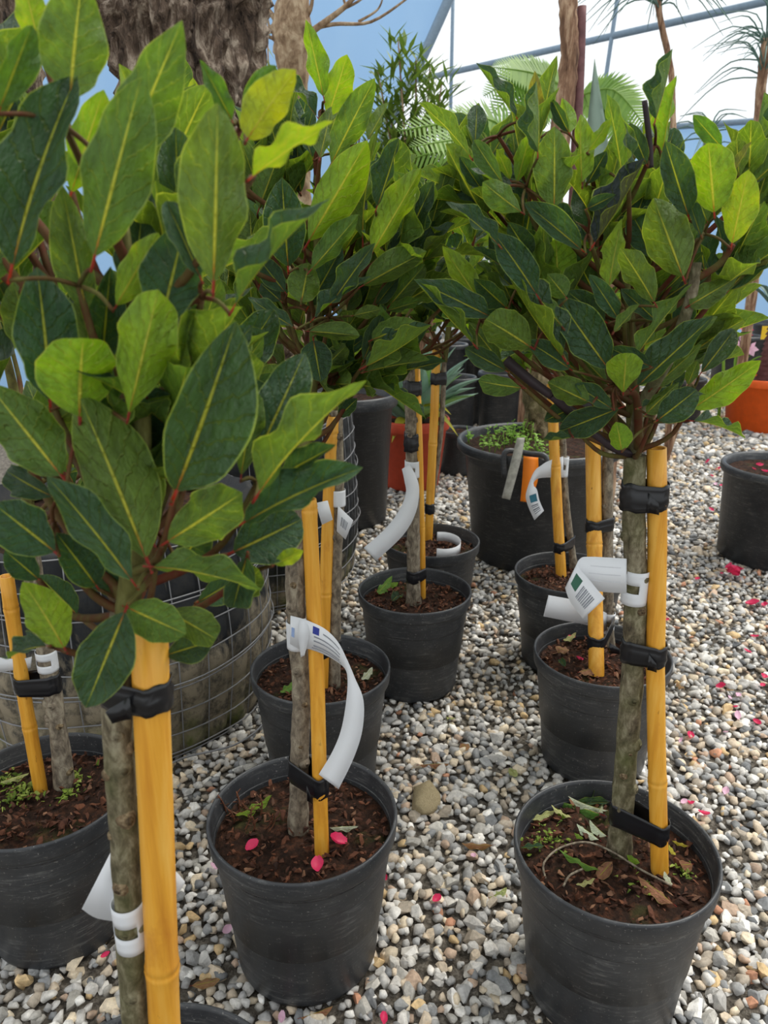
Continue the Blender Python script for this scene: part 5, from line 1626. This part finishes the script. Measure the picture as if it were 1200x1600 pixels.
rl = random.Random(9)
def loose_leaf(bx, by, tx, ty, wpx, tone, z, label, group, kind=0, lift=0.004):
    B = G(bx, by, z + lift); T = G(tx, ty, z + lift + rl.uniform(0, .006))
    W = wpx / ppm(B); c0 = V((B.x, B.y, B.z))
    n = V((rl.gauss(0, .25), rl.gauss(0, .25) - .2, 1)).normalized()
    if tone not in TOPSIDE: n = -n
    o = put_leaf(None, V((0, 0, 0)), B, T, W, n, tone, rl, kind, 'fallen_leaf')
    return tag(o, label, 'leaf', group)
g1 = 'fallen leaves on the littered soil'
TONE['O'] = (0.70, 0.72, 0.30); TONE['R'] = (0.42, 0.20, 0.11); TONE['W'] = (0.80, 0.82, 0.60); TONE['V'] = (0.16, 0.34, 0.05); TONE['Z'] = (0.9, 0.75, 0.08)
TOPSIDE |= set()
for a in ((867, 1266, 832, 1279, 13, 'O'), (893, 1277, 860, 1262, 10, 'O'), (938, 1272, 870, 1246, 13, 'V'), (918, 1258, 934, 1216, 20, 'G'), (953, 1254, 898, 1252, 12, 'G'), (950, 1266, 886, 1254, 9, 'W'),
          (938, 1270, 942, 1254, 10, 'W'), (936, 1312, 902, 1284, 14, 'W'), (948, 1306, 920, 1284, 14, 'W'), (912, 1310, 898, 1300, 8, 'b'), (852, 1322, 814, 1327, 13, 'G'), (938, 1360, 872, 1334, 9, 'V'),
          (934, 1372, 958, 1344, 20, 'R'), (1052, 1412, 998, 1364, 22, 'R'), (1082, 1350, 1062, 1352, 22, 'R'), (1050, 1384, 1037, 1364, 10, 'W'), (1056, 1336, 1044, 1322, 8, 'Z'), (1076, 1322, 1050, 1312, 6, 'Z'),
          (1000, 1348, 978, 1338, 12, 'b'), (900, 1382, 930, 1376, 9, 'O'), (870, 1262, 884, 1280, 8, 'b'), (990, 1250, 960, 1262, 12, 'R')):
    lab = {'O': 'yellowed fallen leaf on the littered soil of the folded-label tree', 'W': 'pale silvery fallen leaf on the littered soil of the folded-label tree', 'R': 'brown dry leaf on the littered soil of the folded-label tree',
           'Z': 'bright yellow leaf scrap by the foot of the yellow cane'}.get(a[5], 'green fallen leaf on the littered soil of the folded-label tree')
    loose_leaf(*a[:6], SOILZ + .006, lab, lab)
for a in ((368, 1274, 425, 1250, 16, 'b'),): loose_leaf(*a, SOILZ + .012, 'light green fallen leaf on the soil of the curling-label tree', None)
loose_leaf(515, 1293, 560, 1288, 8, 'W', SOILZ + .008, 'thin white leaf scrap on the soil beside the magenta petal', None)
loose_leaf(438, 1082, 462, 1068, 18, 'V', SOILZ + .006, 'green fallen leaf on the soil before the wire basket', None)
loose_leaf(565, 1062, 582, 1046, 12, 'W', SOILZ + .006, 'pale leaf scrap on the soil behind the curling label', None)
for a in ((590, 926, 610, 908, 16, 'V'), (612, 940, 628, 922, 16, 'K'), (600, 912, 622, 908, 16, 'b')): loose_leaf(*a, SOILZ + .010, 'green leaf sprouting from the soil before the blank label tree', 'sprouts in the third pot')
for a in ((868, 1010, 890, 1020, 14, 'R'), (905, 1050, 930, 1042, 18, 'R'), (880, 1000, 900, 992, 10, 'O'), (875, 1030, 884, 1044, 10, 'G')):
    loose_leaf(*a, SOILZ + .008, {'R': 'brown dry leaf on the soil under the pale label strip', 'O': 'yellowed leaf on the soil under the pale label strip', 'G': 'grey-green leaf on the soil under the pale label strip'}[a[5]], 'leaves under the pale label strip')
loose_leaf(110, 1160, 155, 1162, 12, 'V', SOILZ + .01, 'dark green fallen leaf on mossy soil', None)
loose_leaf(0, 1222, 45, 1205, 8, 'O', SOILZ + .01, 'straw coloured dry leaf on mossy soil', None)
for a in ((765, 1402, 792, 1392, 15, 'O'), (795, 1200, 808, 1212, 12, 'O'), (697, 1120, 712, 1124, 9, 'O'), (1166, 712, 1150, 712, 12, 'b')): loose_leaf(*a, 0.006, 'yellow-green fallen leaf on the gravel', 'yellow-green leaves on the gravel')
for a in ((655, 1195, 702, 1190, 8, 'R'), (720, 1162, 732, 1170, 18, 'R'), (1058, 1066, 1068, 1080, 10, 'R'), (300, 1540, 345, 1532, 14, 'R'), (770, 1320, 720, 1322, 10, 'R'), (470, 1590, 520, 1575, 14, 'R')): loose_leaf(*a, 0.006, 'brown dry leaf on the gravel', 'brown leaves on the gravel')
# red-brown dry sprigs in the middle front pot
t = thing('dry_sprig', G(370, 1290, SOILZ), 'upright rusty dried sprigs in the curling-label pot', 'dried plant')
loc = G(370, 1290, SOILZ)
for k in range(9):
    x0, y0 = rl.uniform(350, 425), rl.uniform(1265, 1305)
    b0 = G(x0, y0, SOILZ); tt = b0 + V((rl.uniform(-.012, .012), rl.uniform(-.01, .01), rl.uniform(.02, .045)))
    m_ = MB(); m_.tube([b0, b0.lerp(tt, .5) + V((.003, 0, 0)), tt], [.0014, .0012, .0008], 5, 3)
    for q_ in range(6):
        c = b0.lerp(tt, .35 + .1 * q_); m_.tube([c, c + V((rl.uniform(-.009, .009), rl.uniform(-.009, .009), .005))], [.0014, .0005], 4, 1)
    m_.build('sprig', M['chip'], t, loc)
# thin root strands on the littered soil
for pts, lab in (([(852, 1372), (850, 1348), (875, 1325), (915, 1316), (955, 1330), (1000, 1358), (1050, 1384)], 'long curved dry twig lying across the littered soil'), ([(880, 1385), (890, 1368), (910, 1358)], 'short forked dry twig near the littered pot rim')):
    m_ = MB(); m_.tube([G(x, y, SOILZ + .010) for x, y in pts], .0016, 6, 5)
    tag(m_.build('dry_twig', M['trunk_grey']), lab, 'twig')
# moss on the left back soil
t, base, tp, sp = L2
o = link('moss', chips_mesh(.12, 71, SOILZ + .004, 220, (.004, .009), 'moss', 'moss', [(G(x, y, SOILZ).x - base.x, G(x, y, SOILZ).y - base.y) for x, y in ((35, 1235), (20, 1250), (45, 1250), (110, 1245), (120, 1220), (10, 1225))]), None, t); o['kind'] = 'stuff'
t, base, tp, sp = R1
o = link('moss', chips_mesh(.12, 72, SOILZ + .004, 120, (.003, .007), 'moss', 'moss', [(G(x, y, SOILZ).x - base.x, G(x, y, SOILZ).y - base.y) for x, y in ((858, 1310), (870, 1318), (1000, 1390), (1065, 1365), (840, 1318))]), None, t); o['kind'] = 'stuff'
print('objects', len(bpy.data.objects))
